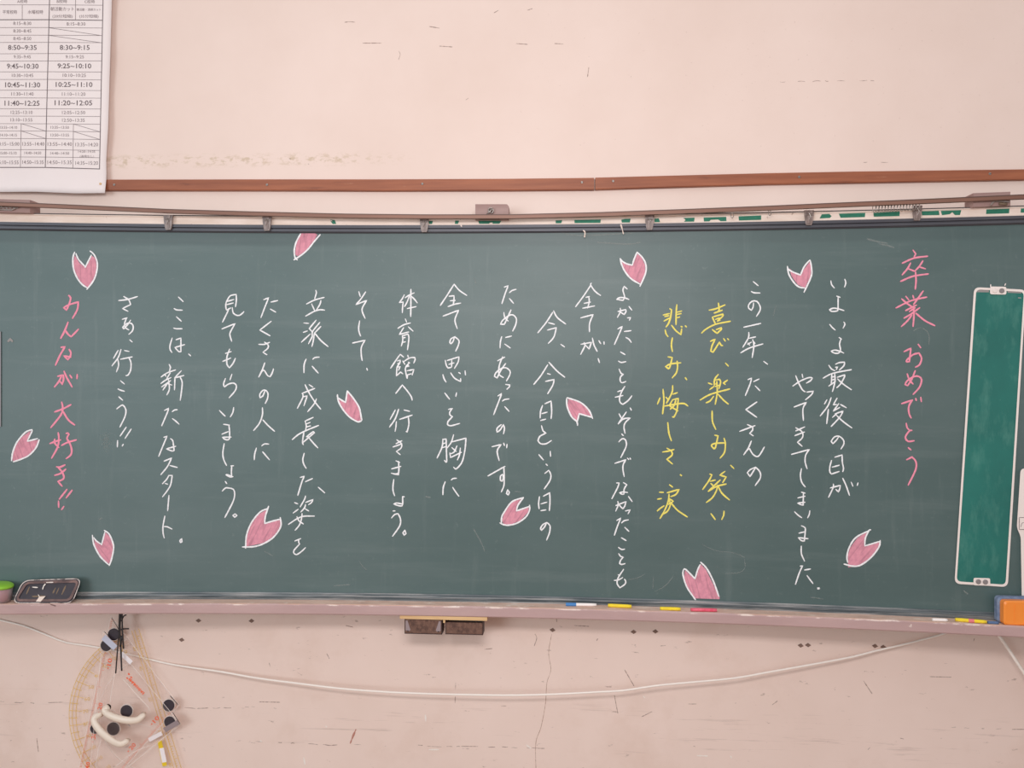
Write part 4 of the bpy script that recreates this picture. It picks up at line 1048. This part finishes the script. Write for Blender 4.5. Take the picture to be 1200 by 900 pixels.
mb.build('mould_mark', M['ochre'], case)
mb = MB()
for a in ([(50, 690.5), (51, 687), (53, 684.5)], [(54.5, 682.6), (62, 682.3)], [(38, 688), (44, 688.5)], [(45, 697), (46, 699)]): stroke(mb, a, 1.4, 0.0032, on_case, rough=0.4)
mb.build('chalk_smear', M['chip'], case)
cslab([(42, 705), (46, 699.2), (53.5, 698.6), (47.5, 705.2)], 0.0, 0.0042, 'torn_sticker', M['rail'], case)
mb = MB(); mb.tube([on_case(57, 706.8, 0.004), on_case(60, 708.5, 0.007), on_case(65, 710, 0.008)], 0.0016); mb.build('loose_thread', M['case_rim'], case)

# cup with green lid, cut by the frame
cp = tray_pt(-2, 706.0); cp.z = ZTT; cp.y = yb(cp.x, 0.040)
cup = tag(empty('small_cup', cp), 'small frosted cup with lime green lid and pink contents on the tray', 'cup')
def lathe(c, prof, name, m, parent, n=28, tilt=0.0):
    vs = []; k = len(prof)
    for i in range(n):
        a = 2 * math.pi * i / n
        for r, z in prof: vs.append((c.x + r * math.cos(a), c.y + r * math.sin(a), c.z + z + r * math.cos(a) * tilt))
    fs = [(i * k + j, ((i + 1) % n) * k + j, ((i + 1) % n) * k + j + 1, i * k + j + 1) for i in range(n) for j in range(k - 1)]
    return obj(name, vs, fs, m, parent, smooth=True)
s_ = px(cp)
lathe(cp, [(0.0001, 0.0006), (12.4 * s_, 0.0006), (13.6 * s_, 9 * s_), (14.6 * s_, 17.0 * s_), (14.0 * s_, 17.0 * s_), (12.2 * s_, 1.6 * s_), (0.0001, 1.5 * s_)], 'cup_wall', M['cup'], cup)
lathe(cp, [(0.0001, 2 * s_), (9.6 * s_, 2.2 * s_), (11.2 * s_, 14 * s_), (12.0 * s_, 18.6 * s_), (0.0001, 18.8 * s_)], 'pink_contents', M['magenta'], cup)
lathe(cp, [(0.0001, 19.2 * s_), (13.6 * s_, 18.7 * s_), (15.2 * s_, 18.2 * s_), (15.2 * s_, 20.4 * s_), (13.6 * s_, 21.6 * s_), (10.0 * s_, 22.4 * s_), (0.0001, 22.8 * s_)], 'lid', M['lime'], cup, tilt=-0.10)

# ---------------------------------------------------------------- things fixed under the tray
strip = tag(empty('wooden_strip', on_board(520, 724, 0.068)), 'thin pale yellow wooden strip stuck under the mauve tray', 'strip')
def ubox(u0, v0, u1, v1, f0, f1, name, m, parent, bev=0.0):
    a = on_board(u0, v0, f1); b = on_board(u1, v1, f1); mb = MB()
    ang = -math.atan(((a.x + b.x) / 2 - XC) / RAD)
    yc = yb((a.x + b.x) / 2, (f0 + f1) / 2); h = abs(f1 - f0) / 2
    mb.box((min(a.x, b.x), yc - h, min(a.z, b.z)), (max(a.x, b.x), yc + h, max(a.z, b.z)), bev=bev)
    return mb.build(name, m, parent)
zz = on_board(520, 721.0, 0.072)
mb = MB(); a = on_board(468.5, 722, 0.072); b = on_board(571, 722, 0.072)
mb.box((a.x, yb(-0.4, 0.074), ZTB - 0.0115), (b.x, yb(-0.4, 0.02), ZTB - 0.0005)); mb.build('strip_bar', M['pale_wood'], strip)
mb = MB(); p = on_board(520.5, 727, 0.070); mb.box((p.x - 0.003, p.y - 0.001, p.z - 0.008), (p.x + 0.003, p.y + 0.006, ZTB - 0.010)); mb.build('strip_peg', M['pale_wood'], strip)
for i, (u0, v0, u1, v1, lab) in enumerate(((474, 725.2, 518, 743.6, 'speckled brown wooden block with pale corners under the tray'), (522, 727.8, 566, 744.4, 'speckled brown wooden block with a dark gap above, under the tray'))):
    a = on_board(u0, v0, 0.066); b = on_board(u1, v1, 0.066)
    t = tag(empty('eraser_block', ((a.x + b.x) / 2, a.y, b.z)), lab, 'wooden block', 'brown blocks held under the tray')
    mb = MB(); mb.box((a.x + 0.002, a.y, b.z + 0.003), (b.x - 0.002, a.y + 0.05, (ZTB - 0.012) - (0.0015 if i == 0 else 0.010)), bev=0.0015); mb.build('block_face', M['brown_felt'], t)
    mb = MB(); mb.box((a.x, a.y + 0.002, b.z), (b.x, a.y + 0.05, b.z + 0.003)); mb.box((a.x, a.y + 0.002, b.z), (a.x + 0.002, a.y + 0.05, ZTB - 0.012)); mb.box((b.x - 0.002, a.y + 0.002, b.z), (b.x, a.y + 0.05, ZTB - 0.012)); mb.build('block_edge', M['dark_edge'], t)
    if i == 0:
        for sx in (0, 1):
            xx = a.x + 0.004 if sx == 0 else b.x - 0.004; sg = 1 if sx == 0 else -1; mb = MB()
            mb.prism([(xx, ZTB - 0.018), (xx + sg * 0.006, ZTB - 0.018), (xx + sg * 0.016, b.z + 0.014), (xx + sg * 0.012, b.z + 0.010), (xx, b.z + 0.012)], a.y, a.y - 0.0008); mb.build('corner_plate', M['grey_label'], t)
            mb = MB(); mb.disc(Vector((xx + sg * 0.008, 0, b.z + 0.010)), 0.0022, a.y, a.y - 0.001, 10); mb.build('nail_hole', M['black'], t)
    else:
        mb = MB(); mb.prism([(a.x + 0.004, ZTB - 0.0135), (b.x - 0.003, ZTB - 0.0135), (b.x - 0.003, ZTB - 0.019), (a.x + 0.020, ZTB - 0.017)], a.y + 0.012, a.y + 0.004); mb.build('dark_gap_piece', M['black'], t)  # black piece darkens the gap above this block
# cables
def cable(name, pts, r, off, m, lab):
    P = [Vector(p) for p in pts]; sp = spline(P, 9.0); L3 = []
    for i, p in enumerate(sp):
        L3.append(on_wall(p.x, p.y, off(p.x) + r))
    mb = MB(); mb.tube(L3, r, 8, flat=0.8); return tag(mb.build(name, m, smooth=True), lab, 'cable')
cable('wall_cable', [(-60, 712), (0, 726.7), (29, 734), (58, 745.5), (78, 753), (111, 758), (150, 766.5), (202, 778.7), (260, 787.4), (300, 794.5), (350, 801), (400, 807), (450, 810.8), (500, 813), (550, 814.2), (600, 814.8), (650, 813.6), (700, 811), (730, 809.3), (752, 806), (775, 802.8), (800, 800.5), (860, 794.8), (900, 787.8), (950, 779), (1000, 769.5), (1025, 763), (1060, 755), (1105, 743), (1130, 733)], 0.0034,
      lambda u: 0.002 + 0.056 * max(0.0, math.sin(math.pi * min(1, max(0, (u - 200) / 920)))) ** 0.7, M['cable'], 'white cable sagging along the wall under the tray')
cable('short_cable', [(1160, 730), (1171, 745.5), (1185, 766), (1200, 788.5), (1230, 832)], 0.0052, lambda u: 0.045, M['cable'], 'thick white cable running down steeply from the tray under the orange eraser')

# ---------------------------------------------------------------- drawing instruments hanging under the tray
def iw(off): return lambda u, v, o=0.0: on_wall(u, v, off + o)
def plate(poly, off, th, name, m, parent):
    f = [on_wall(u, v, off + th) for u, v in poly]; b = [on_wall(u, v, off) for u, v in poly]; n = len(poly)
    return obj(name, f + b, [tuple(range(n)), tuple(range(2 * n - 1, n - 1, -1))] + [(i, (i + 1) % n, n + (i + 1) % n, n + i) for i in range(n)], m, parent)
def ruled(parent, lines, off, m, name, w_=0.6):
    mb = MB()
    for q in lines: stroke(mb, q, w_, off, on_w, rough=0.0, step=3.0, square=True)
    return mb.build(name, m, parent)
def rrect(c, w2, h2, a, r=1.0):
    ca, sa = math.cos(R(a)), math.sin(R(a))
    return [(c[0] + x * ca - y * sa, c[1] + x * sa + y * ca) for x, y in ((-w2, -h2), (w2, -h2), (w2, h2), (-w2, h2))]
def magnet(u, v, r, off, parent, collar=True, name='magnet_disc'):
    c = on_wall(u, v, off); s = px(c); mb = MB(); mb.disc(c, r * s, -off, -off - 0.006, 26, bev=0.001); o = mb.build(name, M['disc'], parent)
    if collar:
        mb = MB(); c = on_wall(u, v, off); mb.disc(c, (r + 1.0) * s, -off + 0.0005, -off - 0.0025, 28); mb.build('magnet_seat', M['acrylic_edge'], o)
    return o
# protractor
pr = tag(empty('protractor', on_wall(185, 838, 0.01)), 'clear half-round protractor with yellow scale hanging under the tray', 'protractor', 'drawing instruments hanging under the tray')
Cc = Vector((184, 838)); Rr = 104.0; dirv = Vector((0.292, 0.956)); nv = Vector((-0.956, 0.292))
def arcp(rad, a):     # a: 0..180 from the upper end of the straight edge round to the lower end
    v = -dirv * math.cos(R(a)) + nv * math.sin(R(a)); return (Cc.x + v.x * rad, Cc.y + v.y * rad)
off = 0.012
po = [arcp(Rr, a) for a in range(0, 181, 5)]; e0 = Cc - dirv * Rr; e1 = Cc + dirv * Rr; ex = -nv * 13
po += [(e1.x + ex.x, e1.y + ex.y), (e0.x + ex.x, e0.y + ex.y)]
plate(po, off, 0.003, 'protractor_plate', M['acrylic'], pr)
L1 = [[arcp(Rr - 1, a) for a in range(8, 181, 6)], [arcp(Rr - 4.5, a) for a in range(8, 181, 6)], [arcp(Rr - 9, a) for a in range(8, 181, 6)]]
ed = lambda t, s_: (Cc.x + dirv.x * t - nv.x * s_, Cc.y + dirv.y * t - nv.y * s_)
L1 += [[ed(-103, 0.5), ed(0, 0.5), ed(103, 0.5)], [ed(-103, 4), ed(0, 4), ed(103, 4)], [ed(-103, 9.0), ed(0, 9.0), ed(103, 9.0)]]
L1 += [[arcp(Rr - 1, a), arcp(Rr - (16 if a % 10 == 0 else 11), a)] for a in range(10, 176, 5)]
ruled(pr, L1, off + 0.0034, M['yellow_faint'], 'degree_scale', 0.75)
mb = MB()
for a in range(10, 171, 10):
    q = arcp(Rr - 20, a); text_into(mb, str(a), q[0], q[1], 6.5, 4.0, iw(off + 0.0034), rot=R(90 - a * 0.6 - 60), off=0)
for a in range(-95, 100, 3): stroke(mb, [ed(a, 4.4), ed(a, 5.8 + (2 if (a + 95) % 15 == 0 else 0))], 0.7, off + 0.0034, on_w, rough=0)
for a, t in ((-82, '60'), (-58, '40'), (-20, '20'), (20, '20'), (60, '40')): q = ed(a, 1.8 - 4); text_into(mb, t, q[0], q[1], 5, 3.6, iw(off + 0.0034), rot=R(73), off=0)
mb.build('scale_numbers', M['yellow_ink'], pr)['kind'] = 'stuff'
ruled(pr, [[arcp(68, a) for a in range(5, 176, 8)], [ed(-98, -9), ed(-80, -16)], [ed(-96, -6), ed(-92, -20)], [ed(-90, -4), ed(-88, -18)]], off + 0.0034, M['acrylic_edge'], 'cut_out_edge', 0.8)
for q in (rrect((190, 883), 15, 2.6, 78),):
    o = plate(q, off + 0.003, 0.0012, 'yellow_sticker', M['gold_tape'], pr); plate(rrect((191, 885), 8.5, 2.7, 78), off + 0.0042, 0.0006, 'name_label', M['label'], o)
# triangles
def triangle(name, P, off, lab, side_ticks, ink, m):
    t = tag(empty(name, on_wall(P[0][0], P[0][1], off)), lab, 'set square', 'drawing instruments hanging under the tray')
    plate(P, off, 0.003, 'square_plate', M['acrylic'], t)
    ruled(t, [[P[i], P[(i + 1) % 3]] for i in range(3)], off + 0.0032, M['acrylic_edge'], 'polished_edge', 0.9)
    cx = sum(p[0] for p in P) / 3; cy = sum(p[1] for p in P) / 3
    mb = MB()
    for (a, b, nm) in side_ticks:
        A_, B_ = Vector(P[a]), Vector(P[b]); d = (B_ - A_); Ln = d.length; d.normalize(); nn = Vector((-d.y, d.x))
        if nn.dot(Vector((cx, cy)) - A_) < 0: nn = -nn
        k = 4.0
        while k < Ln - 3:
            q = A_ + d * k; hgt = 4.5 if int(k) % 20 == 4 else 2.4
            if q.y < 925: stroke(mb, [tuple(q + nn * 0.8), tuple(q + nn * (0.8 + hgt))], 0.7, off + 0.0034, on_w, mi=0, rough=0)
            k += 2.0
        for kk, tx in nm: q = A_ + d * kk + nn * 9.5; text_into(mb, tx, q.x, q.y, 8.5, 5.0, iw(off + 0.0036), mi=1, rot=math.atan2(d.y, d.x) if d.x > 0 else math.atan2(-d.y, -d.x), off=0, bold=0.02); stroke(mb, [tuple(q + d * 7), tuple(q + d * 8)], 1.6, off + 0.0036, on_w, mi=1)
    if mb.v: mb.build('centimetre_scale', m, t)['kind'] = 'stuff'
    return t
T1 = triangle('set_square', [(130, 722), (209.5, 826.5), (75, 982)], 0.026, 'clear long set square with orange scale and two black disc magnets under the tray', [(0, 2, ((53, '10'), (106, '20'), (141, '30'), (177, '40'))), (1, 2, ((30, '10'), (72, '20')))], None, [M['orange_faint'], M['orange_ink']])
T2 = triangle('set_square', [(121, 739.5), (211.5, 848.5), (102, 938)], 0.040, 'clear short set square with grey and pale blue stickers on its magnets, under the tray', [], None, [M['orange_faint'], M['orange_ink']])
ruled(T2, [[(122, 740), (127, 745)], [(139.5, 738.0), (131, 724)]], 0.0435, M['black'], 'painted_edge_shadow', 0.7)  # black lines painted along the plate edges as shadow, here and just below
ruled(T1, [[(199.5, 815.5), (208.5, 825.5)]], 0.0297, M['black'], 'painted_edge_shadow', 0.8)
ruled(T2, [[(202.5, 835), (210.8, 848)], [(139, 838), (152.5, 851)]], 0.0437, M['black'], 'painted_edge_shadow', 0.8)
ruled(T2, [[(134.5, 789), (130, 815), (128, 830)], [(119, 864), (114, 885), (112, 902)], [(129, 829), (153, 851.5)], [(144, 796), (160, 814), (174, 829), (174, 833)], [(131, 902), (156, 882), (175, 874)]], 0.0437, M['acrylic_edge'], 'inner_edge', 0.9)
magnet(134, 743, 6.9, 0.0295, T1); magnet(198.2, 826.2, 6.8, 0.0295, T1)
o = magnet(125.2, 756, 6.6, 0.0435, T2); plate(rrect((128.2, 753.0), 9.6, 3.6, 42), 0.0498, 0.001, 'pale_sticker', M['pale_label'], o)
o = magnet(199.3, 845.5, 6.4, 0.0435, T2); plate(rrect((200.8, 851.0), 9.4, 3.0, -30), 0.0498, 0.001, 'grey_sticker', M['grey_label'], o)
magnet(148.8, 832.8, 7.0, 0.0435, T2); magnet(133.4, 853.6, 7.4, 0.0295, T1); magnet(112, 853.5, 5.6, 0.0295, T1)
o = plate(rrect((148, 771.2), 8.2, 2.6, 43), 0.0432, 0.001, 'white_sticker', M['label'], T2)
o = plate(rrect((182, 863.2), 8.6, 2.4, -28), 0.0292, 0.001, 'white_sticker', M['label'], T1)
mb = MB()
for i in range(13):
    t = i / 12; q = Vector((152, 796)).lerp(Vector((168, 812.5)), t); d = Vector((0.7, 0.72)); k = Vector((-0.72, 0.7))
    h_ = 2.6 + 0.8 * math.sin(i * 2.3)
    stroke(mb, [tuple(q - k * h_ / 2), tuple(q + k * h_ / 2 + d * random.uniform(-0.8, 0.8))], 1.5, 0.0437, on_w, rough=0.2, step=1)
for q in ((150.5, 789.5), (153.2, 793.2), (148.6, 794.3), (152.6, 797.4)): stroke(mb, [q, (q[0] + 1.2, q[1] + 1.0)], 2.0, 0.0437, on_w, rough=0.2, step=1)
mb.build('orange_lettering', M['orange_ink'], T2)
ruled(T2, [[(120, 896), (118, 893)], [(152, 845), (190, 856)]], 0.0436, M['acrylic_edge'], 'scratch', 0.5)
def handle(pts, off, parent):
    sp = spline([Vector(p) for p in pts], 1.5); n = len(sp); L3 = []; rr = []
    for i, p in enumerate(sp):
        t = i / (n - 1); L3.append(on_wall(p.x, p.y, off + 0.006 + 0.022 * math.sin(math.pi * t) ** 0.5)); rr.append(0.0100 + 0.0022 * math.sin(math.pi * t))
    mb = MB(); mb.tube(L3, rr, 14, flat=0.75); mb.build('handle', M['ivory'], parent, smooth=True)
handle([(127.5, 828.0), (122.5, 831.5), (124.5, 835.5), (134, 840.5), (148, 844.0), (160, 844.0), (166, 840.0), (168, 837.0)], 0.0435, T2)
handle([(119, 837.5), (112, 840.0), (110.5, 846), (117, 856), (127, 865), (137, 871), (144, 871.5), (149.5, 867.5)], 0.052, T1)
# black ties
ties = tag(empty('cable_tie_bundle', on_wall(141, 722, 0.05)), 'black cord and ties hanging from the tray and holding the drawing instruments', 'cord')
mb = MB(); Wt = lambda u, v, o=0.058: on_wall(u, v, o)
for q, r in (([(141.5, 716), (140.5, 740), (141.5, 757), (142.6, 786)], 1.05), ([(142, 716), (140, 738), (138, 758), (135.6, 789)], 0.9), ([(140.5, 716), (139.5, 740)], 1.2), ([(143, 718), (143.5, 740), (144.8, 760)], 1.0), ([(142.2, 728), (145, 722), (148, 720.5)], 0.8), ([(138.5, 739.5), (144, 737), (151, 736.8)], 0.9), ([(142.5, 745), (141, 758)], 1.3)):
    sp = spline([Vector(p) for p in q], 4); mb2 = MB(); mb2.tube([Wt(p.x, p.y) for p in sp], r * 0.0028, 8, flat=0.6); mb2.build('tie_strand', M['black'], ties, smooth=True)

bpy.context.view_layer.update()
